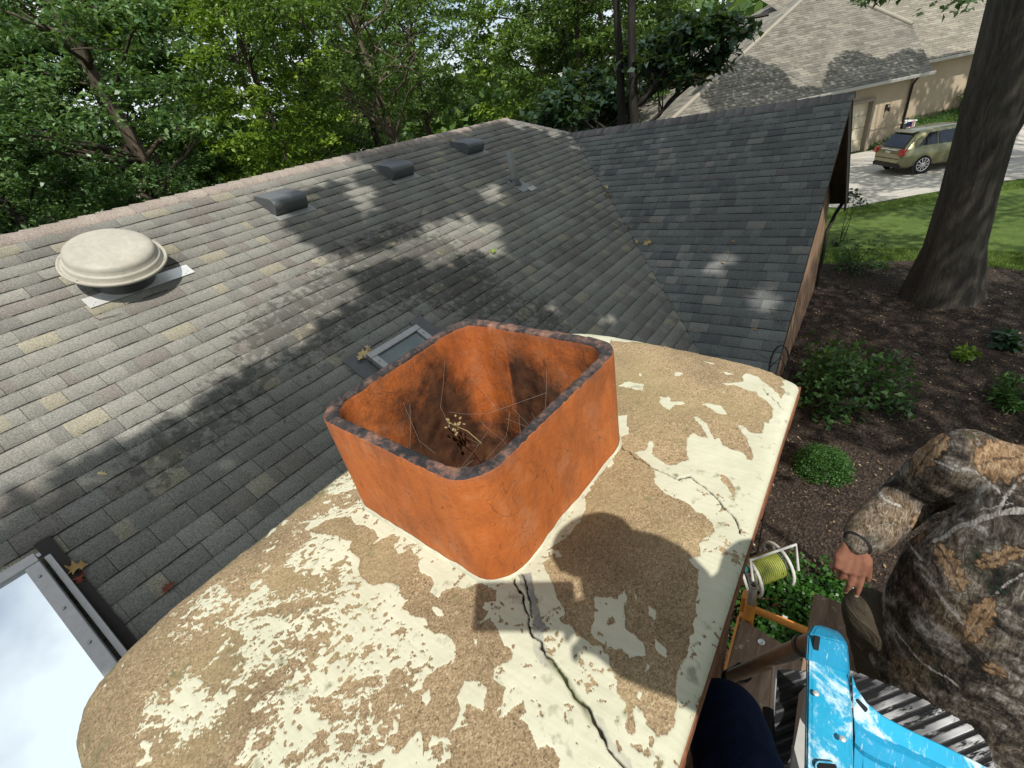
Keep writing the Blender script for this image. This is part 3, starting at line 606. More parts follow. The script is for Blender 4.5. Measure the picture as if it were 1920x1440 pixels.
depth = [max(0, (CZ+FH)-v.z) if i // n_ >= 12 else -1 for i, v in enumerate([v for r_ in rings for v in r_])]
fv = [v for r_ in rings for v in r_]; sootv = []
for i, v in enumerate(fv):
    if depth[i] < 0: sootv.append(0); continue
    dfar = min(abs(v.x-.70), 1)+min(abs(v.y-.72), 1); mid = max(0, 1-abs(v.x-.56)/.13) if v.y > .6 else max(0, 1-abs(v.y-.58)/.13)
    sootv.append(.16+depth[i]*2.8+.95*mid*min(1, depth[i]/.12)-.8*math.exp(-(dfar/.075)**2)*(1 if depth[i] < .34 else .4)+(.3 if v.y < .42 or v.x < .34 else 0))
V = np.array([v for r_ in rings for v in r_]); Q = np.array([(i*n_+k, i*n_+(k+1) % n_, (i+1)*n_+(k+1) % n_, (i+1)*n_+k) for i in range(len(rings)-1) for k in range(n_)])
me = npmesh('flue', V, Q, True, {'rim': rim, 'deep': depth, 'soot': sootv})
m = M('orange_clay', .78, .3)
o_ = m.ramp(m.math('ADD', m.math('MULTIPLY', m.noise(7, 5), .6), m.math('MULTIPLY', m.noise(45, 4, .7, m.map(m.co(), (1, 1, .35))), .4)), [(.3, (.27, .072, .018)), (.5, (.43, .118, .026)), (.7, (.56, .175, .045))])
pale = m.rng(m.noise(14, 5, .65), .54, .72, 0, .5); o_ = m.mix(pale, o_, (.42, .20, .11)); grm = m.rng(m.noise(6, 6, .75, m.map(m.co(), (1, 1, .5))), .50, .68, 0, .55); o_ = m.mix(grm, o_, (.16, .062, .03))
spk = m.math('LESS_THAN', m.vor(130, 0, m.map(m.co(), (1, 1, .5))), m.rng(m.noise(8, 2), .38, .7, 0, .22)); o_ = m.mix(m.math('MULTIPLY', spk, .45), o_, (.08, .03, .015)); scr = m.math('LESS_THAN', m.math('ABSOLUTE', m.math('SUBTRACT', m.noise(5, 3, .6, m.map(m.co(), (1.5, 1.5, .8), (.3, .2, .1)), 1.8), .5)), .0035); o_ = m.mix(m.math('MULTIPLY', scr, .55), o_, (.13, .05, .025))
x_, y_, z_ = m.sep(m.co()); topb = m.rng(m.math('ADD', z_, m.math('MULTIPLY', m.noise(16, 5, .65), .10)), CZ+.20-CZ+.045, CZ+.29-CZ, 0, .75)
o_ = m.mix(topb, o_, (.085, .05, .04))
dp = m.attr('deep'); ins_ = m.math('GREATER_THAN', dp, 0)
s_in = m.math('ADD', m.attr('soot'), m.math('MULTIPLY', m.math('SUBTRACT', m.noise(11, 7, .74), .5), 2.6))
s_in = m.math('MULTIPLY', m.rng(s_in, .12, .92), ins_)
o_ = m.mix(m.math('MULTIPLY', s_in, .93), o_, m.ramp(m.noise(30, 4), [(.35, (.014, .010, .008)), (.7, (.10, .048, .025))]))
rimc = m.ramp(m.noise(14, 7, .7), [(.42, (.014, .014, .016)), (.52, (.045, .036, .035)), (.60, (.17, .09, .065)), (.70, (.36, .17, .10))])
rimc = m.mix(m.rng(m.noise(90, 4), .52, .7, 0, .4), rimc, (.27, .14, .09))
m.col(m.mix(m.rng(m.math('ADD', m.attr('rim'), m.math('MULTIPLY', m.math('SUBTRACT', m.noise(60, 3), .5), .5)), .66, .9), o_, rimc))
m.bump(m.math('ADD', m.noise(120, 4, .7), m.math('MULTIPLY', m.attr('rim'), 0)), .5, .003)
m.rgh(m.rng(m.noise(20, 3), .3, .7, .55, .85))
flue = link('flue', me, m.m, chim)
# thin ring of mortar at its foot and dust-dark bottom
mo = MB(); a_ = [Vector((*warp(x, y), CZ+.0008)) for x, y in rr(0, 0, hx+.004, hy+.004, .062)]; b_ = [Vector((.504+(p.x-.504)*.984, .529+(p.y-.529)*.984, CZ+.007+.006*float(fbm(np.array([p.x*30]), np.array([p.y*30]), 3)[0]))) for p in a_]
mo.loft([[p-Vector((0, 0, .01)) for p in a_], a_, b_], cap=False); mo.build('mortar_joint', speck('grey_mortar', (.50, .485, .37), .3, 60, .9, .2, 0, .5), chim)
MB().box((cx, cy, CZ-.66), .36, .36, .02).build('soot_bed', speck('soot', (.012, .010, .009), .4, 40), chim)
# cobwebs and a dead sprig inside
web = MB()
M_web = speck('cobweb', (.30, .28, .25), .2, 40)
rw = random.Random(5)
def onwall(t, d):
    s_ = t*4 % 4; e_ = s_-int(s_); W2x, W2y = hx-.034, hy-.034
    p = [(cx-W2x+2*W2x*e_, cy-W2y), (cx+W2x, cy-W2y+2*W2y*e_), (cx+W2x-2*W2x*e_, cy+W2y), (cx-W2x, cy+W2y-2*W2y*e_)][int(s_)]
    return Vector((p[0], p[1], CZ+FH-d))
for k in range(24):
    a = onwall(rw.uniform(.25, .75), rw.uniform(.05, .3)); b = onwall(rw.random(), rw.uniform(.1, .34)) if k % 2 else a+Vector((rw.uniform(-.1, .1), rw.uniform(-.1, .1), -rw.uniform(.02, .12)))
    if (a-b).length > .3: b = a+(b-a)*.5
    mid = (a+b)/2+Vector((rw.uniform(-.03, .03), rw.uniform(-.03, .03), -.025)); web.tube([a, (a+mid)/2-Vector((0, 0, .004)), mid, (mid+b)/2, b], .00028, 3, False)
sg_ = MB(); q0 = Z(852, 798, -.585)
for k in range(26):
    p = q0+Vector((rw.gauss(0, .010), rw.gauss(0, .010), rw.gauss(0, .010))); sg_.ell(p, .0045, .003, .002, (rw.random(), 1, 0), (1, -rw.random(), .3), 6, 4)
sg_.tube([q0+Vector((-.01, .01, .02)), q0, q0+Vector((.015, -.02, -.02)), q0+Vector((.02, -.05, -.05))], .0012, 5); sgo = sg_.build('dry_sprig', speck('dry_seed_heads', (.26, .20, .10), .35, 90)); tag(sgo, 'dry seed head caught in the cobwebs inside the flue', 'sprig')
wo = web.build('cobweb', M_web); tag(wo, 'thin pale cobweb strands strung across the inside of the orange flue', 'cobweb')
# ================================================================== GROUND
def sheet(name, pts, z, mat, kind='structure', th=None):
    me = npmesh(name, [(p[0], p[1], z) for p in pts], [list(range(len(pts)))]); o = link(name, me, mat); return tag(o, kind=kind)
def grassmat(name, a, b, sc_=1.):
    m = M(name, .9, .15); n1 = m.noise(.9*sc_, 7, .7); n2 = m.noise(9*sc_, 5, .75, m.map(m.co(), (1, 1, 1))); n3 = m.noise(70, 3, .8)
    f = m.math('ADD', m.math('ADD', m.math('MULTIPLY', n1, .4), m.math('MULTIPLY', n2, .35)), m.math('MULTIPLY', n3, .35))
    m.col(m.ramp(f, [(.38, tuple(x*.55 for x in a)), (.52, a), (.66, b), (.8, (.19, .19, .06))])); m.bump(m.math('ADD', n2, n3), .8, .03); return m.m
M_far = grassmat('far_grass', (.05, .085, .02), (.09, .13, .03), .3); M_lawn = grassmat('lawn', (.07, .115, .024), (.125, .175, .04))
sheet('ground', [(-300, -300), (500, -300), (500, 500), (-300, 500)], GZ-.02, M_far)
m = M('bark_mulch', .95, .15); v1 = m.vor(38, 1); n1 = m.noise(22, 6, .75); n2 = m.noise(1.1, 4)
f = m.math('ADD', m.math('MULTIPLY', m.sep(v1)[0], .45), m.math('MULTIPLY', n1, .6))
c = m.ramp(f, [(.25, (.011, .008, .0065)), (.5, (.034, .026, .020)), (.72, (.075, .057, .045)), (.9, (.19, .155, .12))])
c = m.mix(m.rng(n2, .35, .7, 0, .35), c, (.065, .045, .034)); m.col(c); m.bump(m.math('ADD', m.vor(38, 0), n1), .9, .03); M_mulch = m.m
bedp = [(-6, -14), (10, -15), (13.5, -9), (14.9, -4.2), (15.4, -3.0), (15.75, -2.1), (15.85, -1.0), (15.6, 0), (15.3, 1.2), (15.0, 6), (-6, 6)]
sheet('mulch_bed', bedp, GZ-.004, M_mulch)
# lawn as a closed patch with real blades near its edge
sheet('lawn', [(15.85, -1.0), (15.6, 0), (15.3, 1.2), (15.0, 6), (16, 20), (24, 9), (22.2, 3), (21.5, .8), (22.3, -.2), (23.1, -1.2), (24.0, -2.6), (25.0, -4.3), (27.5, -9), (30, -16), (10, -15), (13.5, -9), (14.9, -4.2), (15.4, -3), (15.75, -2.1)], GZ-.008, M_lawn)
m = M('concrete', .85, .25); n1 = m.noise(.8, 5); n2 = m.noise(60, 3, .8)
x_, y_, z_ = m.sep(m.map(m.co(), (1, 1, 1), (0, 0, .75))); jx = m.math('LESS_THAN', m.math('FRACT', m.math('DIVIDE', x_, 3.4)), .010); jy = m.math('LESS_THAN', m.math('FRACT', m.math('DIVIDE', y_, 3.1)), .010)
c = m.ramp(m.math('ADD', m.math('MULTIPLY', n1, .6), m.math('MULTIPLY', n2, .4)), [(.3, (.30, .28, .24)), (.7, (.44, .415, .365))]); c = m.mix(m.math('MULTIPLY', m.math('MAXIMUM', jx, jy), .75), c, (.12, .11, .09)); m.col(c); m.bump(n2, .3, .004); M_conc = m.m
sheet('driveway', [(22.2, 3), (21.5, .8), (22.3, -.2), (23.1, -1.2), (24.0, -2.6), (25.0, -4.3), (27.5, -9), (30, -16), (46, -22), (41, -9), (37.8, -2.9), (35.6, -1.4), (33.4, .6), (30.2, 4.4), (24, 9)], GZ+.012, M_conc)
bmk = MB()
rg = np.random.RandomState(21)
def blades(name, poly, n, h, mat, z0=GZ, w=.012):
    xs = [p[0] for p in poly]; ys = [p[1] for p in poly]; P = np.stack([rg.uniform(min(xs), max(xs), n*2), rg.uniform(min(ys), max(ys), n*2)], 1)
    P = P[inpoly(P[:, 0], P[:, 1], poly)][:n]; k = len(P); a = rg.uniform(0, 2*np.pi, k); hh = h*rg.uniform(.5, 1.3, k); lean = rg.normal(0, .35, (k, 2))*hh[:, None]
    b0 = np.c_[P[:, 0]-np.cos(a)*w, P[:, 1]-np.sin(a)*w, np.full(k, z0-.01)]; b1 = np.c_[P[:, 0]+np.cos(a)*w, P[:, 1]+np.sin(a)*w, np.full(k, z0-.01)]; t = np.c_[P+lean, z0+hh]
    V = np.concatenate([b0, b1, t]); i = np.arange(k); o = link(name, npmesh(name, V, np.stack([i, i+k, i+2*k], 1), attrs={'tone': np.tile(rg.rand(k), 3)}), mat); return tag(o, kind='stuff')

# ================================================================== FOLIAGE
def leafmat(name, tones, trans=.3, rough=.45):
    m = M(name, rough, .35); t = m.attr('tone'); n_ = m.noise(2.2, 3)
    c = m.ramp(m.math('ADD', m.math('MULTIPLY', t, .7), m.math('MULTIPLY', m.math('SUBTRACT', n_, .5), .6)), [(i/(len(tones)-1)*.8, tn) for i, tn in enumerate(tones)])
    m.col(c); tr = m.n('ShaderNodeBsdfTranslucent'); cc = m.mix(.5, c, (.16, .26, .02)); m.set(tr.inputs[0], cc)
    ms = m.n('ShaderNodeMixShader'); ms.inputs[0].default_value = trans; ou = m.t.nodes['Material Output']
    m.t.links.new(m.b.outputs[0], ms.inputs[1]); m.t.links.new(tr.outputs[0], ms.inputs[2]); m.t.links.new(ms.outputs[0], ou.inputs[0]); return m.m
LM = {'oak': leafmat('oak_leaves', [(.036, .085, .028), (.095, .18, .062), (.22, .32, .135)], .3, .38),
      'bright': leafmat('lime_leaves', [(.06, .12, .018), (.15, .25, .03), (.32, .42, .055)], .4),
      'mid': leafmat('maple_leaves', [(.035, .078, .018), (.085, .15, .034), (.15, .23, .06)], .3, .38),
      'dark': leafmat('dark_broad_leaves', [(.014, .034, .018), (.022, .05, .026), (.035, .07, .038)], .2, .35),  # tone darkened to hold the shade of taller trees on the dark pair
      'shrub': leafmat('shrub_leaves', [(.022, .060, .015), (.045, .11, .024), (.08, .16, .042)], .3),
      'box': leafmat('boxwood_leaves', [(.025, .075, .015), (.045, .12, .022), (.08, .17, .04)], .3),
      'lawn': leafmat('lawn_blades', [(.105, .17, .036), (.155, .225, .05), (.22, .27, .075)], .4, .7), 'ivy': leafmat('ground_cover_leaves', [(.02, .075, .012), (.04, .12, .018), (.08, .19, .035)], .3, .3),
      'orange': leafmat('orange_leaves', [(.30, .11, .02), (.42, .19, .04), (.45, .26, .08)], .3), 'pink': leafmat('pink_blossom', [(.5, .2, .22), (.6, .3, .3), (.6, .5, .4)], .3)}
def barkmat(name, a, b, s=1.):
    m = M(name, .95, .1); v = m.map(m.co(), (1, 1, .16)); n1 = m.noise(6*s, 6, .75, m.map(m.co(), (1, 1, .10)), .8); n2 = m.noise(30*s, 5, .7, v, 1.2); n3 = m.noise(1.2, 4)
    f = m.math('ADD', m.math('MULTIPLY', n1, .6), m.math('MULTIPLY', n2, .4))
    c = m.ramp(f, [(.3, tuple(x*.3 for x in a)), (.5, a), (.75, b)]); c = m.mix(m.rng(n3, .5, .7, 0, .25), c, (.06, .07, .045)); m.col(c); m.bump(f, 1, .05); return m.m
M_bark = barkmat('oak_bark', (.075, .06, .045), (.17, .14, .105)); M_barkd = barkmat('dark_bark', (.026, .023, .020), (.055, .049, .042), 1.2); M_barkl = barkmat('pale_bark', (.12, .095, .07), (.24, .20, .15))
M_furrow = barkmat('furrowed_bark', (.060, .053, .044), (.135, .12, .098), .8)
def cards(P, size, tone=None, up=.5, asp=.55, rs=rg):
    """kite-shaped folded leaves at points P (n,3)"""
    n = len(P); d = rs.normal(0, 1, (n, 3)); d[:, 2] *= .55; d /= np.linalg.norm(d, axis=1)[:, None]
    nn_ = rs.normal(0, 1, (n, 3)); nn_[:, 2] += up*3; s = np.cross(d, nn_); s /= np.linalg.norm(s, axis=1)[:, None]+1e-9; nn_ = np.cross(s, d)
    L_ = size*rs.uniform(.65, 1.25, n)[:, None]; w_ = L_*asp*.5
    V = np.stack([P, P+d*L_*.45+s*w_+nn_*L_*.08, P+d*L_-nn_*L_*.1, P+d*L_*.45-s*w_+nn_*L_*.08], 1).reshape(-1, 3)
    t = rs.rand(n) if tone is None else tone
    return V, np.arange(4*n).reshape(n, 4), np.repeat(t, 4)
def limb(mb, a, b, r0, r1, sag=.1, n=5, rs=rg, k=8):
    a = Vector(a); b = Vector(b); L_ = (b-a).length; j = Vector(rs.normal(0, sag*.5*L_, 3)); pts = []; rr_ = []
    for i in range(n+1):
        f = i/n; pts.append(a.lerp(b, f)+j*math.sin(f*math.pi)*.6+Vector(rs.normal(0, .012*L_, 3))*(0 < i < n)); rr_.append(r0+(r1-r0)*f)
    mb.tube(pts, rr_, k); return pts
def tree(name, label, base, r, h, cc, cr, nclu, per, size, mat, bark, group=None, lean=(0, 0), top=None, clr=.55, seed=1, up=.95, asp=.55, limbs=14, tones=None, extra=None, fl=1.6, cat='tree', spread=1.0):
    """base point, trunk radius, trunk height, crown centre height/radii, clusters x leaves"""
    nclu = int(nclu*.8); per = int(per*1.25)
    rs = np.random.RandomState(seed); base = Vector(base)
    e = empty(name, base, label, cat, group)
    tb = MB(); tp = Vector((base.x+lean[0], base.y+lean[1], base.z+h)); n = 12; pts = []; rad = []
    bend = Vector(rs.normal(0, .02*h, 3)); bend.z = 0
    for i in range(n+1):
        f = i/n; pts.append(base.lerp(tp, f)+bend*math.sin(f*math.pi)+Vector((0, 0, -.08 if i == 0 else 0))); rad.append(r*(1-(.6 if r < .45 else .12)*f)*(1+(fl-1)*math.exp(-f*h/(.8 if r > .45 else .5))))
    tb.tube(pts, rad, 14)
    cc = Vector(cc); C_ = []
    while len(C_) < nclu:
        q = rs.normal(0, 1, 3); q /= np.linalg.norm(q); q *= rs.uniform(.25, 1)**.45
        C_.append([cc.x+q[0]*cr[0], cc.y+q[1]*cr[1], cc.z+q[2]*cr[2]])
    C_ = np.array(C_)
    if extra is not None: C_ = np.concatenate([C_, np.array(extra)])
    for i in rs.choice(nclu, min(limbs, nclu), False):
        t = Vector(C_[i]); f = min(.97, max(.25, (t.z-base.z-1.2)/h)); s = pts[int(f*n)]
        P_ = limb(tb, s, t, r*(1-.6*f)*.45, .012, .12, 6, rs)
        for k in range(3):
            j = int(rs.randint(2, 6)); q = C_[np.argmin(np.linalg.norm(C_-np.array(P_[j])-rs.normal(0, .7, 3), axis=1))]; 
            if (Vector(q)-P_[j]).length < 3.2: limb(tb, P_[j], q, .03, .008, .1, 4, rs, 5)
    if r > .45: s_ = pts[2].lerp(pts[3], .3); limb(tb, s_, s_+Vector((.5, -1.9, 5.5)), r*.62, r*.4, .04, 6, rs, 12)
    tb.build('trunk', bark, e)
    pc = np.repeat(np.arange(len(C_)), per); rad_ = clr*rs.uniform(.6, 1.3, len(C_))[pc]
    g = rs.normal(0, 1, (len(pc), 3)); g /= np.linalg.norm(g, axis=1)[:, None]; g *= (rs.rand(len(pc))**.6)[:, None]*rad_[:, None]; g[:, 2] *= .34; g[:, :2] *= 1.12; g[:, 2] -= .18*(g[:, 0]**2+g[:, 1]**2)/rad_
    P = C_[pc]+g; tone = np.clip(rs.rand(len(pc))*.6+rs.rand(len(C_))[pc]*.65-.12, 0, 1)
    V, Q, T = cards(P, size, tone, up, asp, rs)
    link('crown', npmesh('crown', V, Q, attrs={'tone': T}), mat, e)
    return e
# --- trees beyond the ridge
G1 = 'trees standing beyond the roof ridge'
tree('oak_tree', 'large oak with thick grey brown trunk at left beyond the ridge', (8.3, 23.3, GZ), .36, 12, (7.2, 22.6, 2.8), (4.6, 4.4, 4.6), 230, 85, .20, LM['oak'], M_bark, G1, lean=(-.6, .5), seed=2, limbs=26, clr=.75)
tree('oak_tree', 'leaning oak whose dark trunk shows at the far left edge', (4.1, 25.6, GZ), .27, 11, (2.4, 25.5, 1.0), (3.8, 3.6, 4.6), 170, 80, .20, LM['oak'], M_barkd, G1, lean=(-1.6, .9), seed=3, limbs=16, clr=.75)
tree('maple_tree', 'maple with pale slanted trunk right behind the middle roof vent', (13.7, 14.7, GZ), .23, 10, (12.6, 14.8, 3.3), (3.2, 3.0, 3.4), 150, 85, .165, LM['mid'], M_barkl, G1, lean=(-.7, .6), seed=4, limbs=22, clr=.6)
tree('lime_tree', 'bright yellow green tree left of the pale slanted trunk', (11.4, 19.6, GZ), .2, 9, (11.3, 19.0, 1.9), (2.7, 2.6, 4.0), 165, 85, .18, LM['bright'], M_bark, G1, seed=5, limbs=14, clr=.62)
tree('maple_tree', 'smaller green maple behind the third roof vent', (18.6, 18.2, GZ), .2, 9, (18.6, 18.0, 3.2), (3.4, 3.4, 3.9), 150, 80, .20, LM['mid'], M_bark, G1, seed=6, limbs=14, clr=.7)
tree('broadleaf_tree', 'left one of the two dark straight trunks rising above the wing ridge', (*D(1152, 200, 16)[:2], GZ), .19, 11, (18.6, 10.1, -.9), (2.3, 2.2, 1.5), 78, 60, .30, LM['dark'], M_barkd, 'pair of dark trunked trees', seed=7, limbs=14, clr=.62, asp=.62)
tree('broadleaf_tree', 'right one of the two dark straight trunks rising above the wing ridge', (*D(1200, 190, 15.2)[:2], GZ), .20, 11, (18.7, 6.0, .45), (1.7, 1.9, .95), 62, 60, .30, LM['dark'], M_barkd, 'pair of dark trunked trees', seed=8, limbs=12, clr=.55, asp=.62)
tree('slender_tree', 'thin trunked tree left of the dark pair in front of the green lawn', (24.3, 13.6, GZ), .15, 8, (24.2, 14.2, 1.9), (3, 3, 3.0), 120, 75, .20, LM['mid'], M_barkd, 'slender trees before the far lawn', seed=9, limbs=10, clr=.65)
tree('slender_tree', 'slightly thicker grey trunked tree just left of the dark pair', (23.6, 12.5, GZ), .22, 9, (24.5, 10.8, 3.2), (3.2, 3.0, 3.0), 120, 75, .20, LM['mid'], M_bark, 'slender trees before the far lawn', seed=10, limbs=10, clr=.65)
G2 = 'background trees filling the skyline'
for i, (nm, lb, x, y, k, s) in enumerate([('background_tree', 'dark green tree filling the upper left corner', -3, 36, 'oak', 1.3), ('background_tree', 'tall oak far behind the attic fan dome', 5, 40, 'oak', 1.3), ('background_tree', 'dark oak between the dome and the first vent far behind', 10.5, 33, 'oak', 1.05), ('background_tree', 'dark green tree beyond the left frame edge', -9, 31, 'oak', 1.2), ('background_tree', 'yellow green tree high behind the box vents', 17, 31, 'bright', 1.05),
                                             ('background_tree', 'green tree far behind the lime coloured one', 14, 42, 'mid', 1.2), ('background_tree', 'green tree far behind the end of the main ridge', 27, 33, 'mid', 1.15), ('background_tree', 'sunlit tree behind the two dark trunks', 33, 21, 'bright', .95), ('background_tree', 'tall green tree left of the neighbouring roof', 31, 14.5, 'mid', .85)]):
    tree(nm, lb, (x, y, GZ), .3*s, 13, (x, y, 3.6*s), (5.6*s, 5.4*s, 7.6*s), 270, 62, .36*s, LM[k], M_bark, G2, seed=20+i, limbs=10, clr=1.15*s, asp=.65)
# low growth beyond the ridge
def bush(name, label, c, rx, ry, rz, n, size, mat, seed=1, up=.4, cat='shrub', stems=6, group=None, shell=.3, asp=.55):
    rs = np.random.RandomState(seed); c = Vector(c); e = empty(name, c, label, cat, group)
    k = max(4, n//45); q = rs.normal(0, 1, (k, 3)); q /= np.linalg.norm(q, axis=1)[:, None]; q[:, 2] = np.abs(q[:, 2]); q *= (rs.uniform(shell, 1, k)**.6)[:, None]
    C_ = np.array(c)+q*np.array([rx, ry, rz]); i = rs.randint(0, k, n); g = rs.normal(0, 1, (n, 3)); g /= np.linalg.norm(g, axis=1)[:, None]; g *= (rs.rand(n)**.5)[:, None]*min(rx, rz)*.38
    P = C_[i]+g; P[:, 2] = np.maximum(P[:, 2], c.z+.02)
    V, Q, T = cards(P, size, None, up, asp, rs); link('leaves', npmesh('leaves', V, Q, attrs={'tone': T}), mat, e)
    mb = MB()
    for j in rs.choice(k, min(stems, k), False): limb(mb, c+Vector((rs.uniform(-.08, .08), rs.uniform(-.08, .08), -.03)), C_[j], .014, .004, .1, 4, rs, 5)
    mb.build('stems', M_barkd, e); return e
bush('orange_shrub', 'orange leaved shrub right of the two dark trunks', (24.5, 7.2, GZ), 1.0, 1.0, 2.9, 900, .15, LM['orange'], 31)
bush('flowering_shrub', 'pink flowering shrub low between the thin and the dark trunks', (27.5, 11.4, GZ), 1.3, 1.3, 1.9, 700, .16, LM['pink'], 32)
bush('green_shrub', 'sparse olive shrub against the neighbouring roof at the wing ridge', (24, 5.3, GZ), 1.4, 1.4, 3.6, 1300, .10, LM['mid'], 33)
bush('understorey_shrub', 'leafy shrub mass between the dark trunks and the lawn', (26, 9.6, GZ), 2.0, 1.6, 3.5, 1800, .16, LM['mid'], 34)
for i, (x, y) in enumerate([(2, 20.5), (6, 18.5), (9.5, 16.8), (16.0, 15.4)]):
    bush('understorey_shrub', ['low leafy shrub at the left end of the ridge line', 'low leafy shrub just beyond the ridge above the dome', 'low leafy shrub just beyond the ridge above the first box vent', 'low leafy shrub just beyond the ridge above the third box vent'][i], (x, y, GZ), 2.3, 1.9, [4.2, 3.6, 3.5, 3.6][i], 2600, .18, LM[['oak', 'oak', 'mid', 'mid'][i]], 40+i, group='shrubs just beyond the ridge')
# far wood closing the horizon
rs = np.random.RandomState(77); n = 26000
az = rs.uniform(math.radians(-5), math.radians(130), n); dist = rs.uniform(75, 120, n)
hz = rs.rand(n)*(11+4*np.sin(az*9)+3*np.sin(az*23))
V, Q, T = cards(np.stack([np.cos(az)*dist, np.sin(az)*dist, GZ+hz], 1), 2.0, None, .4, .8, rs); tag(link('far_wood', npmesh('far_wood', V, Q, attrs={'tone': T}), LM['mid']), kind='stuff', label='far off wood closing the horizon', cat='wood')
sheet('road', [(10, 44), (60, 30), (64, 38), (14, 56)], GZ+.005, speck('asphalt_road', (.30, .29, .27), .1, 8))
# two houses glimpsed through the leaves
def far_house(label, c, ang, w_, d_, h_, wallm, roofm, win=True):
    e = empty('distant_house', (c[0], c[1], GZ), label, 'house', rz=ang)
    MB().box((0, 0, h_/2), w_, d_, h_).build('wall', wallm, e, False)
    r_ = MB(); a, b = w_/2+.4, d_/2+.4; r_.add([(-a, -b, h_), (a, -b, h_), (a, b, h_), (-a, b, h_), (-a+2.5, 0, h_+2.6), (a-2.5, 0, h_+2.6)], [(0, 1, 5, 4), (2, 3, 4, 5), (1, 2, 5), (3, 0, 4), (0, 3, 2, 1)]); r_.build('roof', roofm, e, False)
    for x in (-w_*.3, 0, w_*.3):
        f = MB().box((x, -d_/2-.03, h_*.55), 1.1, .08, 1.3).build('window', speck('white_trim', (.7, .7, .68), .05, 9, .6), e, False)
        MB().box((x, -d_/2-.075, h_*.55), .9, .02, 1.1).build('pane', mg2.m, f, False)
    return e
far_house('red brick house glimpsed through the oaks above the ridge', (9.5, 37.5), -.3, 9, 7, 3.1, M_brick, speck('pale_roof', (.33, .32, .30), .15, 4))
far_house('pale sided house glimpsed between the trees at the left', (0, 46), -.1, 12, 8, 3.0, speck('cream_siding', (.55, .53, .48), .08, 3), speck('grey_roof', (.26, .27, .28), .15, 4))

# --- big tree at the right
tree('big_tree', 'massive dark oak trunk rising from the mulch bed at the right', (13.5, -1.62, GZ), .455, 14, (13.5, -3.5, 9.5), (5.5, 5.5, 3.6), 150, 70, .2, LM['oak'], M_furrow, lean=(-.25, .75), seed=50, limbs=20, clr=.8, fl=1.75, extra=[D(u, v, 11.5+k*.15) for k, (u, v) in enumerate([(1640, -12), (1662, -18), (1690, -22), (1798, 0), (1830, -26), (1380, -20), (1600, -30)])])

# --- planting in the bed
def Zg(u, v): return Z(u, v, GZ)
p = Zg(1560, 735); bush('leafy_shrub', 'tall loose dark green shrub growing beside the gable wall', (p.x+.1, p.y-.15, GZ), 1.0, .85, 1.05, 1500, .125, LM['shrub'], 51, .5, stems=12)
p = Zg(1600, 505); bush('sparse_shrub', 'sparse dark shrub at the lawn edge left of the big trunk', (p.x, p.y, GZ), .85, .6, .8, 520, .10, LM['shrub'], 52, stems=12)
p = Zg(1540, 880)
e = bush('boxwood_shrub', 'small round clipped boxwood in the mulch', (p.x, p.y, GZ), .33, .33, .30, 9000, .030, LM['box'], 53, .3, shell=.85)
p = Zg(1905, 755); bush('fern_plant', 'bushy green plant behind the shoulder of the camouflage shirt', (p.x, p.y-.1, GZ), .5, .5, .4, 900, .12, LM['box'], 54, asp=.3)
p = Zg(1900, 650); bush('hosta_plant', 'broad leaved blue green plant at the right edge', (p.x, p.y, GZ), .35, .35, .22, 90, .22, LM['dark'], 55, .9, cat='plant', asp=.6, stems=4)
p = Zg(1818, 668); bush('low_plant', 'small yellowing plant on the mulch below the big trunk', (p.x, p.y, GZ), .35, .3, .16, 140, .12, LM['bright'], 56, .6, cat='plant', stems=4)
p = Zg(1500, 1155)
e = bush('ground_cover', 'bright green leafy ground cover below the orange scaffold', (p.x-.2, p.y-.15, GZ), .95, .8, .42, 7500, .055, LM['ivy'], 57, .7, cat='ground cover', asp=.8)
p = Zg(1740, 1300); bush('ground_cover', 'green leaves glimpsed beneath the yellow scaffold brace', (p.x, p.y, GZ), .8, .7, .42, 4500, .055, LM['ivy'], 58, .7, cat='ground cover', asp=.8)
p = Zg(1920, 1390); bush('ground_cover', 'patch of green leaves at the lower right corner', (p.x, p.y, GZ), .6, .5, .4, 2400, .055, LM['ivy'], 59, .7, cat='ground cover', asp=.8)
p = Zg(1498, 1100); bush('young_plant', 'small light green plant on bare mulch beside the brick edge', (p.x+.05, p.y, GZ), .2, .2, .3, 160, .08, LM['ivy'], 60, .7, cat='plant', asp=.7)
# litter on the mulch
n = 2600; xs = rg.uniform(3.5, 15.4, n); ys = rg.uniform(-6, .8, n); V, Q, T = cards(np.stack([xs, ys, np.full(n, GZ+.012)], 1), .05, None, 3, .5, rg)
tag(link('leaf_litter', npmesh('leaf_litter', V, Q, attrs={'tone': T}), leafmat('dry_litter', [(.12, .07, .04), (.24, .16, .09), (.42, .34, .22)], .1, .8)), kind='stuff', label='dry leaf litter scattered on the mulch', cat='leaf litter')
blades('grass', [(15.85, -1.0), (15.6, 0), (15.3, 1.2), (16.6, 1.2), (16.9, -1), (16.7, -3), (16.2, -5), (14.9, -4.2), (15.4, -3), (15.75, -2.1)], 12000, .06, LM['lawn'], GZ-.004)
blades('grass', [(19.9, 1.6), (21.4, .8), (22.2, -.2), (23.0, -1.2), (23.9, -2.6), (24.9, -4.3), (23.9, -4.6), (22.8, -2.8), (21.6, -1.2), (20.6, .2)], 12000, .06, LM['lawn'], GZ-.004)

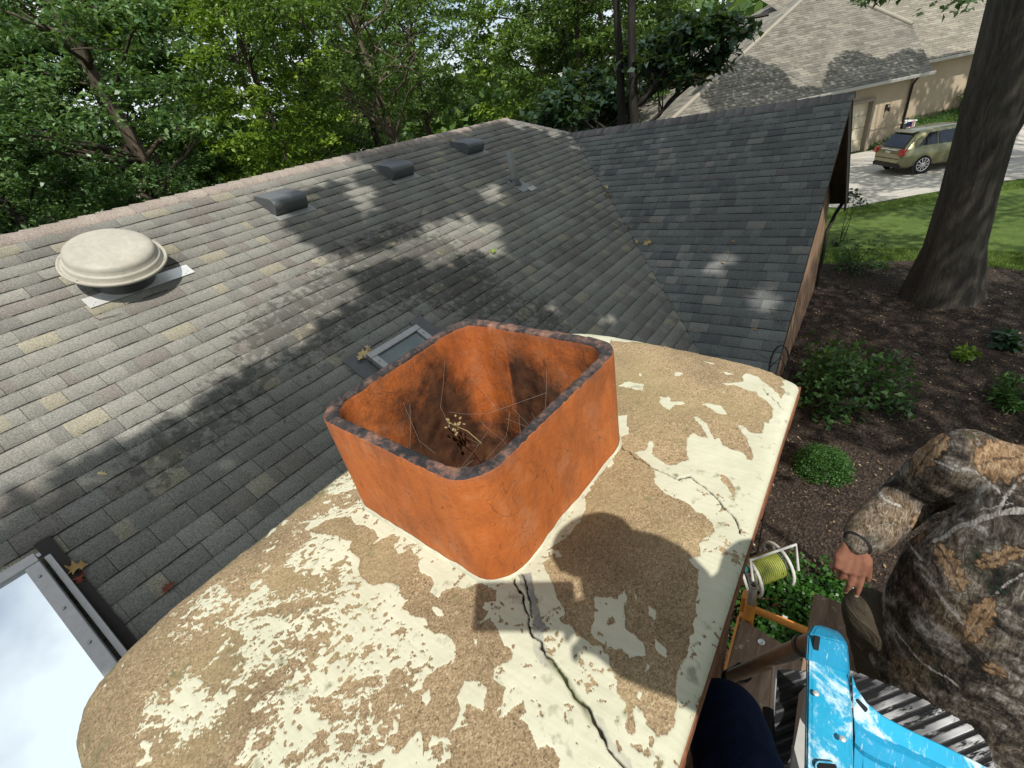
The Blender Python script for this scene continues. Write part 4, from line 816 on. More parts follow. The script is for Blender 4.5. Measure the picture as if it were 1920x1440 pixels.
# ================================================================== THE SHADING CANOPY (tall trees, unseen leaves laid sunward of each area to be shaded)
shade_main = [[(0, 968), (160, 880), (330, 795), (480, 705), (620, 612), (690, 548), (680, 510), (760, 488), (830, 512), (900, 480), (1000, 505), (1090, 560), (1200, 600), (1260, 650), (1160, 700), (500, 1100), (250, 1300), (0, 1500)],
              [(540, 418), (600, 360), (700, 325), (840, 300), (960, 262), (1060, 262), (1130, 350), (1180, 440), (1240, 560), (1100, 520), (1000, 440), (940, 410), (860, 400), (780, 430), (700, 462), (620, 470)],
              [(640, 300), (800, 262), (940, 232), (1060, 262), (960, 300), (800, 320)], [(925, 395), (1010, 420), (1090, 350), (1185, 430), (1250, 560), (1300, 660), (1180, 640), (1000, 520), (960, 480)]]
lit_main = [[(1010, 565), (1050, 575), (1060, 598), (1020, 596)], [(1110, 575), (1165, 590), (1170, 615), (1120, 610)], [(15, 905), (60, 885), (90, 905), (40, 930)], [(120, 930), (190, 900), (200, 915), (130, 945)], [(640, 330), (700, 345), (720, 400), (670, 410)], [(880, 350), (930, 340), (960, 380), (900, 390)]]
lit_wing = [[(1290, 500), (1360, 470), (1400, 480), (1370, 515), (1310, 530)], [(1370, 555), (1450, 530), (1480, 560), (1460, 600), (1390, 590)], [(1170, 375), (1195, 378), (1200, 400), (1178, 400)], [(1240, 250), (1270, 245), (1275, 262), (1245, 268)], [(1400, 620), (1440, 610), (1440, 640), (1410, 640)], [(1330, 480), (1350, 470), (1360, 500), (1335, 500)]]
S = np.array(SUN)
def lift(P, t0, t1, rs): return P+S*rs.uniform(t0, t1, len(P))[:, None]
rs = np.random.RandomState(99)
def samp(n, x0, x1, y0, y1, pl): x = rs.uniform(x0, x1, n); y = rs.uniform(y0, y1, n); return np.stack([x, y, pl(x, y)], 1)
pmain_z = lambda x, y: .58*y+MC; pwing_z = lambda x, y: -.70-.53*np.abs(9.03-x); pg_z = lambda x, y: np.full(x.shape, GZ)
A = samp(48000, -2, 9, .5, 5.9, pmain_z); A = A[A[:, 2] >= pwing_z(A[:, 0], A[:, 1])]
u, v, d = pixa(A); v_ = v+8*fbm(u/23, v/23, 2); u_ = u+10*fbm(u/23+50, v/23, 2); kA = np.zeros(len(A), bool)
for q in shade_main: kA |= inpoly(u_, v_, q)
for q in lit_main: kA &= ~inpoly(u_, v_, q)
kA |= (rs.rand(len(A)) < .008*(u > 380)); A = A[kA]
B = samp(36000, 4.7, 13.9, .5, 5.0, pwing_z); B = B[B[:, 2] >= pmain_z(B[:, 0], B[:, 1])]
u, v, d = pixa(B); u_ = u+10*fbm(u/17, v/17, 2); v_ = v+9*fbm(u/17+50, v/17, 2); kB = np.ones(len(B), bool)
for q in lit_wing: kB &= ~inpoly(u_, v_, q)
B = B[kB]
Cc = samp(64000, 2, 30, -13, 1.5, pg_z); gap = fbm(Cc[:, 0]*.55, Cc[:, 1]*.55, 4); 
u, v, d = pixa(Cc)
keep = (gap < np.where(Cc[:, 0] < 7.2, -.12, .42)) & ~((Cc[:, 0] > 15.5) & (gap > -.05)) & (np.hypot(Cc[:, 0]-6.3, (Cc[:, 1]+.35)*1.3) > .95); keep |= np.hypot(Cc[:, 0]-27.3, Cc[:, 1]+1.8) < 3.2; Cc = Cc[keep & (rs.rand(len(Cc)) < np.where((Cc[:, 0] > 16) & (np.hypot(Cc[:, 0]-27.3, Cc[:, 1]+1.8) > 3.2), .6, 1))]
# boughs whose shade lies along the eave of the neighbouring roof
n_ = 26000; s_ = rs.uniform(-9, 3, n_); p_ = rs.uniform(-.5, 7, n_); k_ = .62; nO2 = np.array([33.5, 1.1]); e2_ = np.array([.722, -.692]); i2_ = np.array([.692, .722])
Ff = np.concatenate([nO2+s_[:, None]*e2_+p_[:, None]*i2_, (-2.2+k_*(p_+.5))[:, None]], 1); u, v, d = pixa(Ff); u_ = u+14*fbm(u/30, v/30, 2); v_ = v+10*fbm(u/30+50, v/30, 2)
Ff = Ff[inpoly(u_, v_, [(1270, 290), (1290, 165), (1350, 120), (1400, 108), (1450, 125), (1490, 160), (1540, 165), (1550, 120), (1580, 98), (1620, 95), (1655, 112), (1700, 92), (1730, 98), (1750, 135), (1600, 175), (1400, 230)])]
n_ = 9000; s_ = rs.uniform(-3, 12, n_); Fw = np.concatenate([nO2+s_[:, None]*e2_+np.where(s_ > 2.4, 1.7, 0)[:, None]*i2_, rs.uniform(GZ, -2.3, n_)[:, None]], 1); Fw = Fw[fbm(s_*1.3+Fw[:, 2]*.4, Fw[:, 2]*.9, 3) < .22]
Ff = np.concatenate([Ff, Fw])
Lf = np.concatenate([lift(A, 8, 12.5, rs), lift(B, 9, 14, rs), lift(Cc, 14, 21, rs), lift(Ff, 12, 17, rs)])
# keep sunlight on the crown, ladder and worker, and on the lit part of the main roof
h0 = Lf-S*((Lf[:, 2]-(-.7))/S[2])[:, None]; bad = (h0[:, 0] > -.9) & (h0[:, 0] < 1.75) & (h0[:, 1] > -.75) & (h0[:, 1] < 1.3)
tm = (Lf[:, 2]-(.58*Lf[:, 1]+MC))/(S[2]-.58*S[1]); hm = Lf-S*tm[:, None]; u, v, d = pixa(hm); vis = (hm[:, 0] < 9.1) & (hm[:, 1] > .4) & (hm[:, 1] < 5.9) & (hm[:, 0] > -6) & (hm[:, 2] >= pwing_z(hm[:, 0], hm[:, 1]))
u_ = u+10*fbm(u/23+50, v/23, 2); v_ = v+8*fbm(u/23, v/23, 2); inside = np.zeros(len(Lf), bool)
for q in shade_main: inside |= inpoly(u_, v_, q)
for q in lit_main: inside &= ~inpoly(u_, v_, q)
bad |= vis & ~inside & (rs.rand(len(Lf)) > .012)
tw = (Lf[:, 2]-(-.70-.53*(9.03-Lf[:, 0])))/(S[2]-.53*S[0]); hw = Lf-S*tw[:, None]; u, v, d = pixa(hw); visw = (hw[:, 0] > 4.7) & (hw[:, 0] < 9.03) & (hw[:, 1] > .52) & (hw[:, 1] < 5) & (hw[:, 2] >= pmain_z(hw[:, 0], hw[:, 1]))
u_ = u+10*fbm(u/17, v/17, 2); v_ = v+9*fbm(u/17+50, v/17, 2); li = np.zeros(len(Lf), bool)
for q in lit_wing: li |= inpoly(u_, v_, q)
bad |= visw & li
u, v, d = pixa(Lf); bad |= (d > 0) & (u > -60) & (u < 1980) & (v > -60) & (v < 1500)
Lf = Lf[~bad]
far_l = Lf[:, 0] > 17.5
near_big = (np.hypot(Lf[:, 0]-13.5, Lf[:, 1]+3) < 7.5) & ~far_l
def canopy(name, label, base, top, P, bark, r, nl=46):
    nl = nl or 46
    e = empty(name, base, label, 'tree'); tb = MB(); base = Vector(base); top = Vector(top); pts = [base.lerp(top, i/8) for i in range(9)]; tb.tube(pts, [r*(1.5 if i == 0 else 1)*(1-.055*i) for i in range(9)], 14)
    for i in rs.choice(len(P), nl*2, False):
        tb_ = Vector(P[i]); s = pts[rs.randint(4, 9)]; q = np.array([list(s.lerp(tb_, f)) for f in np.linspace(0, 1, 14)])
        def hits(z, x0, x1, y0, y1): h_ = q-S*((q[:, 2]-z)/S[2])[:, None]; return ((h_[:, 0] > x0) & (h_[:, 0] < x1) & (h_[:, 1] > y0) & (h_[:, 1] < y1)).any()
        if hits(-.62, -.7, 1.7, -.8, 1.4) or hits(-1.5, -4, 5, 1.5, 6.3) or hits(GZ, 5, 8.5, -2.5, 1): continue
        limb(tb, s, tb_, .07, .015, .08, 6, rs, 6)
    tb.build('trunk', bark, e); V, Q, T = cards(P, .20, None, .6, .7, rs); link('crown', npmesh('crown', V, Q, attrs={'tone': T}), LM['oak'], e); return e
canopy('shade_tree', 'tall tree behind the viewpoint whose boughs shade the roof and the bed', (-3.5, -12, GZ), (-1, -8.5, 7), Lf[~near_big & ~far_l], M_bark, .45, 0)
canopy('driveway_tree', 'tall tree by the driveway beyond the right edge whose shadow falls on the neighbouring roof', (23, -14, GZ), (24, -11, 9), Lf[far_l], M_bark, .4, 30)
bo = [o for o in bpy.data.objects if o.name.startswith('big_tree')][0]
V, Q, T = cards(Lf[near_big], .20, None, .6, .7, rs); link('crown', npmesh('crown', V, Q, attrs={'tone': T}), LM['oak'], bo)
print('canopy leaves', len(Lf), int(near_big.sum()))

# ================================================================== NEIGHBOURING HOUSE
ne = Vector((.72, -.69, 0)).normalized(); ni = Vector((-ne.y, ne.x, 0)); nO = Vector((33.5, 1.1, GZ)); EZ = -2.20
nh = empty('neighbour_house', nO, 'beige stucco house with a large light brown shingle roof and a garage door', 'house')
W_ = lambda s, p=0, z=0: nO+ne*s+ni*p+Vector((0, 0, z))
m = M('beige_stucco', .9, .2); n1 = m.noise(1.2, 5); n2 = m.noise(60, 4, .7); x_, y_, z_ = m.sep(m.co()); br_ = m.math('LESS_THAN', m.math('FRACT', m.math('DIVIDE', z_, .075)), .12)
c = m.ramp(m.math('ADD', m.math('MULTIPLY', n1, .7), m.math('MULTIPLY', n2, .3)), [(.3, (.32, .26, .18)), (.7, (.42, .345, .25))]); c = m.mix(m.math('MULTIPLY', br_, .35), c, (.26, .2, .14)); m.col(c); m.bump(n2, .4, .006); M_stuc = m.m
HW = EZ-GZ-.12
MB().prism([W_(-16, 0, -.0), W_(-3.0, 0, 0), W_(-3.0, 0, HW), W_(-16, 0, HW)], ni, .25).build('wall', M_stuc, nh)
MB().prism([W_(.05, 0, 0), W_(2.3, 0, 0), W_(2.3, 0, HW), W_(.05, 0, HW)], ni, .25).build('wall', M_stuc, nh)
MB().prism([W_(-3.0, 0, 2.35), W_(.05, 0, 2.35), W_(.05, 0, HW), W_(-3.0, 0, HW)], ni, .25).build('wall', M_stuc, nh)
MB().prism([W_(2.3, .0, 0), W_(2.3, 2.0, 0), W_(2.3, 2.0, HW), W_(2.3, .0, HW)], -ne, .2).build('wall', M_stuc, nh)
MB().prism([W_(2.1, 1.7, .0), W_(18, 1.7, 0), W_(18, 1.7, HW+.55), W_(2.1, 1.7, HW+.55)], ni, .25).build('wall', M_stuc, nh)
MB().prism([W_(.05, -.04, .95), W_(2.34, -.04, .95), W_(2.34, -.04, 1.03), W_(.05, -.04, 1.03)], ni, .06).build('ledge', M_stuc, nh)
M_trim = speck('taupe_trim', (.24, .20, .16), .1, 20, .6); M_door = speck('cream_door_paint', (.52, .46, .34), .08, 20, .5)
gd = MB()
for k in range(4): gd.box(W_(-1.47, .12, .30+k*.58), 2.9, .04, .56, ne, ni, up, .01)
gdo = gd.build('garage_door', M_door, nh)
fr = MB(); fr.box(W_(.06, .0, 1.2), .14, .32, 2.4, ne, ni, up); fr.box(W_(-3.0, 0, 1.2), .14, .32, 2.4, ne, ni, up); fr.box(W_(-1.47, 0, 2.42), 3.2, .30, .14, ne, ni, up); fr.build('door_frame', M_trim, gdo)
MB().tube([W_(2.1, -.42, HW+.02), W_(2.16, -.10, HW-.35), W_(2.16, -.06, .12), W_(2.16, -.3, .06)], .05, 8).build('downspout', M_dark, nh)
wl = MB(); wl.box(W_(.95, -.04, 1.9), .12, .06, .3, ne, ni, up); wl.tube([W_(.95, -.06, 2.0), W_(.95, -.2, 2.04), W_(.95, -.2, 1.95)], .015, 6); wl.ell(W_(.95, -.2, 1.82), .06, .06, .12); wl.build('wall_lamp', M_dark, nh)
fl_ = MB()
for k in (-.12, .12): fl_.ell(W_(3.0+k, 1.5, HW+.15), .09, .12, .09); fl_.tube([W_(3.0, 1.66, HW+.3), W_(3.0+k, 1.56, HW+.18)], .02, 6)
fl_.build('floodlight', M_galv, nh)
tan = [(0, (.172, .162, .136)), (.3, (.195, .184, .154)), (.55, (.148, .139, .117)), (.75, (.218, .205, .168)), (.9, (.130, .122, .103))]
M_r1 = shingle('tan_roof_shingle', tan, exp=.21, tab=.52, slit=.6, stain=False, edge=(.075, .06, .045)); M_r2 = shingle('grey_tan_roof_shingle', [(0, (.21, .19, .155)), (.4, (.25, .23, .185)), (.7, (.18, .165, .135))], exp=.21, tab=.52, slit=.6, stain=False, edge=(.07, .06, .05))
def nroof(name, k, p0, z0, mat, pts, inner=False, es=.0):
    """roof plane rising with slope k behind the eave line p=p0; pts are outline points (s,p)"""
    V = [W_(s, p, 0) for s, p in pts]
    for q, (s, p) in zip(V, pts): q.z = z0+k*(p-p0)
    # courses as thin steps
    ex = .21; f = math.hypot(1, k); pl = max(p for s, p in pts); n = int((pl-p0)*f/ex)+1; mbV = []; Qv = []; UVv = []; MI = []
    P2 = [(s, p) for s, p in pts]
    def lim(p):
        xs_ = []
        for (s1, p1), (s2, p2) in zip(P2, P2[1:]+P2[:1]):
            if (p1 > p) != (p2 > p): xs_.append(s1+(s2-s1)*(p-p1)/(p2-p1))
        return (min(xs_), max(xs_)) if len(xs_) >= 2 else None
    for i in range(n):
        pa_, pb2 = p0+i*ex/f, p0+(i+1)*ex/f; la = lim(pa_+1e-4); lb = lim(min(pb2, pl-1e-4))
        if la is None or lb is None: continue
        b = len(mbV)
        for (s, p, h) in ((la[0], pa_, -.01), (la[1], pa_, -.01), (la[0], pa_, .022), (la[1], pa_, .022), (lb[0], pb2, .004), (lb[1], pb2, .004)):
            q = W_(s, p, 0); q.z = z0+k*(p-p0)+h; mbV.append(q); UVv.append((s, (i+.02)*ex if h != .004 else (i+.99)*ex))
        Qv += [(b, b+1, b+3, b+2), (b+2, b+3, b+5, b+4)]; MI += [1, 0]
    Qv = np.array(Qv); me = npmesh(name, mbV, Qv, uv=np.array(UVv)[Qv.ravel()], mi=MI); return link(name, me, [mat, speck('roof_shadow_edge', (.06, .048, .036), .2, 9)], nh)
def sp(u, v, k, p0, z0):
    """pixel ray meets that roof plane -> (s,p)"""
    r_ = ray(u, v); n3 = np.array([-k*ni.x, -k*ni.y, 1.]); c3 = z0-k*p0-k*(np.array(nO) @ np.array([ni.x, ni.y, 0])); q = r_*c3/(n3 @ r_); d_ = Vector(q)-nO; return (d_.dot(ne), d_.dot(ni))
KA = .62; P0 = -.5
cr_ = sp(1710, 47, KA, P0, EZ); tp = sp(1590, -5, KA, P0, EZ); hb = sp(1305, 184, KA, P0, EZ); ht = sp(1415, 8, KA, P0, EZ); ec = sp(1743, 128, KA, P0, EZ)
print('nroof', cr_, tp, hb, ht, ec)
sR = 2.75
tpx = (tp[0]+(tp[0]-cr_[0])*1.2, tp[1]+(tp[1]-cr_[1])*1.2)
nroof('roof', KA, P0, EZ, M_r1, [(hb[0]-(ht[0]-hb[0])*.35, P0), (sR, P0), cr_, tpx, (ht[0]+(ht[0]-hb[0])*1.2, tpx[1])])
nroof('wing_roof', KA*.9, 1.2, EZ+.38, M_r2, [(sR-.4, 1.2), (20, 1.2), (20, 10), (sR-3, 10), (sR-2.2, 4)])
# left hip face and gutters
a = W_(hb[0]-(ht[0]-hb[0])*.35, P0); a.z = EZ; q = (ht[0]+(ht[0]-hb[0])*1.2, tpx[1]); t_ = W_(*q); t_.z = EZ+KA*(q[1]-P0); b = W_(hb[0]-2.4, P0+16); b.z = EZ; l_ = W_(hb[0]-9, P0+6); l_.z = EZ-.3
Vh = [a, t_, b, l_]; me = npmesh('roof', Vh, [[0, 1, 2, 3]], uv=[(v_.dot(ne)*.3+v_.dot(ni), v_.z*2.2+9) for v_ in Vh]); link('hip_roof', me, M_r1, nh)
hc = MB(); hc.tube([a+up*.0, t_+up*.0], .13, 6); hc.build('hip_cap', speck('tan_hip_cap', (.26, .235, .19), .15, 9), nh)
c2 = W_(*cr_); c2.z = EZ+KA*(cr_[1]-P0)+.03; c1 = W_(*tpx); c1.z = EZ+KA*(tpx[1]-P0)+.03; MB().tube([c2, c1], .13, 6).build('hip_cap', bpy.data.materials['tan_hip_cap'], nh)
M_gut = speck('grey_gutter', (.42, .41, .38), .1, 9, .5)
def ngut(s0, s1, p, z, mat):
    pr_ = [(0, 0), (0, -.13), (-.12, -.14), (-.16, -.03), (-.16, .0), (-.14, 0), (-.13, -.1), (-.02, -.1), (-.02, 0)]
    MB().loft([[W_(s, p, z-GZ)+ni*a_+up*b_ for a_, b_ in pr_] for s in (s0, s1)], sm=False).build('gutter', mat, nh)
ngut(-16, sR, P0, EZ, M_gut); ngut(sR-.35, 18, 1.2, EZ+.38, M_gut)
MB().prism([W_(-16, P0, HW), W_(sR-.05, P0, HW), W_(sR-.05, .02, HW), W_(-16, .02, HW)], up, .03).build('soffit', M_trim, nh)
MB().prism([W_(2.2, 1.2, HW+.5), W_(18, 1.2, HW+.5), W_(18, 1.72, HW+.5), W_(2.2, 1.72, HW+.5)], up, .03).build('soffit', M_trim, nh)
f_ = [ (s, -.02) for s in ()]
rvp = sp(1420, 33, KA, P0, EZ); q = W_(*rvp); q.z = EZ+KA*(rvp[1]-P0)+.05; MB().box(q, 1.3, .22, .10, ne, ni+up*KA, None, .02).build('roof_vent', M_dark, nh)
# things at its wall
b_ = W_(2.95, .75); bx = empty('utility_box', (b_.x, b_.y, GZ), 'dark green utility box with white lid at the house corner', 'box')
MB().box((b_.x, b_.y, GZ+.42), 1.0, .7, .84, ne, ni, up, .03).build('body', speck('green_box', (.05, .065, .05), .2, 9), bx); MB().box((b_.x, b_.y, GZ+.87), 1.1, .8, .06, ne, ni, up, .02).build('lid', speck('white_lid', (.72, .72, .70), .05, 9), bx)
q = W_(1.9, -.55); fe = empty('garden_flag', (q.x, q.y, GZ), 'small red white and blue striped garden flag at the wall', 'flag')
MB().tube([q, q+up*1.3], .012, 6).build('pole', M_dark, fe)
m = M('flag_cloth', .9, .1); x_, y_, z_ = m.sep(m.co('UV')); st = m.math('GREATER_THAN', m.math('FRACT', m.math('MULTIPLY', x_, 3.5)), .5); cn = m.math('MULTIPLY', m.math('LESS_THAN', x_, .45), m.math('GREATER_THAN', y_, .5)); cc_ = m.mix(st, (.75, .75, .73), (.5, .03, .04)); cc_ = m.mix(cn, cc_, m.mix(m.math('LESS_THAN', m.vor(30, 0, m.co('UV')), .2), (.02, .03, .12), (.6, .6, .6))); m.col(cc_)
V = []; UVv = []
for i in range(9):
    for j in (0, 1): V.append(q+ne*(.03+.5*i/8)+ni*(.03*math.sin(i*1.1))+up*(.55+.5*j)); UVv.append((i/8, j))
Qf = np.array([(2*i, 2*i+2, 2*i+3, 2*i+1) for i in range(8)]); link('flag_cloth', npmesh('flag_cloth', V, Qf, True, uv=np.array(UVv)[Qf.ravel()]), m.m, fe)
q = W_(1.0, -.75); bush('ivy_bed', 'low green ivy bed along the wall beside the garage door', (q.x, q.y, GZ), .95, .95, .45, 1500, .13, LM['shrub'], 61, .7, cat='ivy')
# grass bank behind the car
gb = MB(); bp = [W_(2.6, -.4, .02), W_(5, -.9, .02), W_(12, -1.2, .02), W_(18, -1.2, .02), W_(18, 1.7, .9), W_(10, 1.7, .9), W_(4.5, 1.7, .85), W_(2.6, 1.7, .45)]
gb.add(bp, [list(range(8))]); tag(gb.build('grass_bank', M_lawn), kind='structure')
n = 5000; s_ = rs.uniform(2.7, 12, n); p_ = rs.uniform(-1.0, 1.6, n); zt = np.clip((p_+.9)/2.6, 0, 1)*.88
Pg = np.array([W_(a_, b__, c_) for a_, b__, c_ in zip(s_, p_, zt)]); V, Q, T = cards(Pg, .22, None, .1, .15, rs); tag(link('grass', npmesh('grass', V, Q, attrs={'tone': T}), LM['box']), kind='stuff', label='long grass on the bank behind the car', cat='grass')
q = W_(7.5, 1.2, .9); bush('leafy_shrub', 'dark shrub on the grass bank left of the big trunk', (q.x, q.y, q.z), .8, .6, .8, 900, .13, LM['shrub'], 62)
q = Z(1608, 372, GZ); bush('sapling', 'few hanging leaves of a sapling against the driveway', (q.x-5.4, q.y+.02, GZ), .5, .35, 1.9, 130, .12, LM['dark'], 63, stems=4, cat='sapling')

# ================================================================== CAR
ca = empty('car', (27.0, -.05, GZ+.012), 'olive gold crossover car parked on the driveway seen from the rear', 'car', rz=math.atan2(-.835, .55)); ca.scale = (.94, .97, .97)
m = M('olive_gold_paint', .28, .5, .45); m.col(m.ramp(m.noise(3), [(.3, (.20, .195, .10)), (.7, (.25, .24, .13))])); m.b.inputs['Coat Weight'].default_value = .6; m.b.inputs['Coat Roughness'].default_value = .08; M_car = m.m  # paint tone darkened to hold the shade the car stands in
M_blk = speck('black_trim', (.012, .012, .013), .3, 30, .5); mq = M('dark_car_glass', .05, .8); mq.col(mq.ramp(mq.noise(4), [(.3, (.006, .007, .008)), (.7, (.016, .018, .02))])); M_cg = mq.m
M_chr = speck('chrome', (.75, .75, .76), .05, 20, .15, .5, 1, 0); M_tyre = speck('tyre_rubber', (.015, .015, .016), .3, 50, .85); M_red = speck('red_lens', (.45, .012, .015), .2, 20, .15, .6, 0, 0)
# x forward from the rear bumper, half width 0.95
st = [  # x, z_bottom, z_belt, z_roof, half sill, half belt, half roof
    (0.00, .55, .86, .87, .78, .80, .78), (.05, .42, .98, 1.0, .87, .88, .84), (.16, .34, 1.05, 1.07, .93, .93, .85), (.36, .30, 1.09, 1.30, .95, .94, .74), (.62, .29, 1.09, 1.58, .96, .95, .66), (.80, .28, 1.08, 1.66, .96, .95, .64), (1.4, .27, 1.05, 1.705, .96, .955, .65), (2.2, .27, 1.02, 1.70, .96, .955, .655),
    (2.9, .27, 1.00, 1.62, .96, .95, .64), (3.35, .27, .99, 1.34, .96, .94, .66), (3.72, .28, .98, 1.08, .96, .92, .70), (4.2, .30, .90, .95, .94, .86, .66), (4.55, .36, .78, .82, .86, .76, .6), (4.68, .46, .62, .64, .74, .66, .5)]
bx_ = MB(); rings = []
for x, zb_, zl, zr, hs, hb_, hr_ in st:
    half = [(0, zb_), (hs*.85, zb_), (hs, zb_+.10), (hs+.005, (zb_+zl)/2), (hb_, zl-.05), (hb_-.03, zl), (hr_+(hb_-hr_)*.45, zl+(zr-zl)*.5), (hr_+.02, zl+(zr-zl)*.88), (hr_-.07, zr-.005), (hr_*.5, zr+.012), (0, zr+.016)]
    rings.append([Vector((x, y, z)) for y, z in half]+[Vector((x, -y, z)) for y, z in half[-2:0:-1]])
bx_.loft(rings); bd_ = bx_.build('body', M_car, ca, False)
def lerp_st(x):
    xs = [s[0] for s in st]; return [np.interp(x, xs, [s[k] for s in st]) for k in range(1, 7)]
def sidepane(x0, x1, f0=.10, f1=.80, t=8, cut0=0, cut1=0):
    for sgn in (1, -1):
        lo = []; hi = []
        for i in range(t+1):
            x = x0+(x1-x0)*i/t; zb_, zl, zr, hs, hb_, hr_ = lerp_st(x)
            def yy_(f): return (hr_+(hb_-.03-hr_)*(1-f*.95)+.012 if f > .5 else (hb_-.03)+((hr_+(hb_-hr_)*.45)-(hb_-.03))*f*2+.014)
            fa = f0; fb = f1*min(1, max(.12, (x-x0+.05)/.5+cut0))*1.0; fb = min(fb, max(.12, (x1-x)/.7+cut1))
            lo.append(Vector((x, sgn*yy_(fa), zl+(zr-zl)*fa))); hi.append(Vector((x, sgn*yy_(fb), zl+(zr-zl)*fb)))
        mb_ = MB(); mb_.add(lo+hi, [(i, i+1, t+2+i, t+1+i) for i in range(t)]); mb_.build('side_window', M_cg, ca, False)
sidepane(.62, 1.40, cut1=2); sidepane(1.46, 2.30, cut0=2, cut1=2); sidepane(2.36, 3.2, cut0=2)
mb_ = MB(); mb_.add([(.185, -.70, 1.10), (.185, .70, 1.10), (.60, .58, 1.60), (.60, -.58, 1.60)], [(0, 1, 2, 3)]); mb_.v = [v+Vector((-.035, 0, .02)) for v in mb_.v]; mb_.build('rear_window', M_cg, ca, False)
MB().box((.60, 0, 1.655), .30, 1.22, .035, (1, 0, .12), (0, 1, 0), None, .012).build('spoiler', M_car, ca, False)
MB().box((.10, .12, 1.13), .02, .36, .02, (1, 0, 0), (0, 1, .1)).build('wiper', M_blk, ca, False)
for s in (1, -1):
    MB().box((.12, s*.80, .96), .26, .26, .24, (1, -.25*s, 0), (.25*s, 1, 0), None, .03).build('tail_light', M_red, ca, False)
MB().box((.06, 0, 1.035), .03, 1.1, .035, bev=.01).build('chrome_strip', M_chr, ca, False)
MB().box((.015, 0, .90), .02, .30, .15).build('number_plate', speck('plate_white', (.6, .6, .58), .1, 30), ca, False)
MB().box((.055, 0, .43), .16, 1.66, .17, bev=.04).build('bumper', M_blk, ca, False)
MB().box((.02, 0, .70), .10, 1.5, .015).build('tailgate_gap', M_blk, ca, False)
for s in (.45, -.45): MB().tube([(.0, s, .36), (.14, s, .36)], .045, 10).build('exhaust_tip', M_chr, ca, False)
for s in (1, -1): MB().box((2.95, s*1.02, 1.06), .16, .16, .12, bev=.04).build('mirror', M_car, ca, False)
for s in (1, -1):
    for xh in (1.62, 2.5): MB().box((xh, s*.972, .90), .18, .02, .03, bev=.008).build('door_handle', M_chr, ca, False)
for x in (.95, 3.80):
    for s in (1, -1):
        w_e = bpy.data.objects.new('wheel', None); col.objects.link(w_e); w_e.parent = ca; w_e.location = (x, s*.86, .372)
        MB().loft([[Vector((r_*math.cos(a*math.pi/14), y, r_*math.sin(a*math.pi/14))) for a in range(28)] for r_, y in ((.27, -.11), (.34, -.12), (.37, -.10), (.372, 0), (.37, .10), (.34, .125), (.26, .12))]).build('tyre', M_tyre, w_e, False)
        rm = MB(); yo = s*.128
        for k in range(10):
            a = k*math.pi/5; d_ = Vector((math.cos(a), 0, math.sin(a))); rm.box(Vector((0, yo, 0))+d_*.14, .24, .02, .042, d_, (0, 1, 0), None, .006)
        rm.loft([[Vector((r_*math.cos(a*math.pi/14), yo*q, r_*math.sin(a*math.pi/14))) for a in range(28)] for r_, q in ((.235, .8), (.262, .98), (.27, 1.02), (.262, 1.04), (.24, .98))], cap=False)
        rm.ell((0, yo, 0), .055, .02, .055); rm.build('rim', M_chr, w_e, False)
    for s in (1, -1):
        MB().loft([[Vector((x+(r_)*math.cos(a*math.pi/13), s*(.955+.01*q), .372+r_*math.sin(a*math.pi/13))) for a in range(26)] for r_, q in ((.0001, 0), (.41, 0), (.435, .8), (.44, -1))], cap=False).build('wheel_arch', M_blk, ca, False)
# ================================================================== SCAFFOLD, PLANKS, LADDER
DZ = -2.55
def sc_mat(n, b): return speck(n, b, .3, 24, .55, .4, 0, .2)
M_or = sc_mat('orange_enamel', (.52, .20, .03)); M_ye = sc_mat('yellow_enamel', (.85, .42, .03)); M_rust = speck('worn_steel', (.28, .24, .19), .4, 30, .5, .4, .5, .3)
sf = empty('scaffold', (1.9, -.2, GZ), 'orange steel scaffold frame with an open pipe end beside the chimney', 'scaffold')
P1 = D(1402, 1150, 2.55); P1t = D(1412, 1105, 2.42)
legs = MB()
def col_(x, y, top): legs.tube([(x, y, GZ+.02), (x, y, top)], .024, 12)
top1 = P1t
legs.tube([Vector((P1t.x, P1t.y, GZ)), P1t-Vector((0, 0, .12))], .028, 14); legs.build('post', M_or, sf)
pp = MB(); q = P1t-Vector((0, 0, .16)); pp.loft([[q+Vector((r_*math.cos(k*math.pi/8), r_*math.sin(k*math.pi/8), h)) for k in range(16)] for r_, h in ((.021, 0), (.021, .20), (.015, .20), (.014, .06))], cap=False); pp.build('coupling_pin', M_rust, sf)
A_ = D(1412, 1142, 2.62); B_ = D(1530, 1190, 2.5); dA = (B_-A_); t1 = MB().tube([A_-dA*.12, A_+dA*3.2], .021, 12).build('cross_tube', M_or, sf)
MB().box(D(1470, 1165, 2.575)+Vector((-.004, 0, .021)), .05, .025, .004).build('sticker', M_galv, t1)
bk = MB(); q = D(1403, 1130, 2.56); bk.box(q, .06, .07, .13, bev=.006); bk.box(q+Vector((0, 0, -.16)), .06, .07, .10, bev=.006); bk.build('bracket', M_or, sf)
Y1 = D(1668, 1258, 2.35); Y2 = D(1735, 1298, 2.25); dY = Y2-Y1
MB().tube([Y1-dY*1.8, Y2+dY*1.2], .023, 12).build('brace', M_ye, sf)
for u, v, d in ((1420, 1080, 3.6),):
    pass
# second end frame + ledger further down
MB().tube([(P1t.x+.1, -1.6, GZ), (P1t.x+.1, -1.6, DZ+.2)], .028, 12).build('post', M_or, sf); MB().tube([(P1t.x-2.0, -1.6, GZ), (P1t.x-2.0, -1.6, DZ+.2)], .028, 12).build('post', M_or, sf); MB().tube([(P1t.x-2.0, P1t.y-.05, GZ), (P1t.x-2.0, P1t.y-.05, DZ+.1)], .028, 12).build('post', M_or, sf)
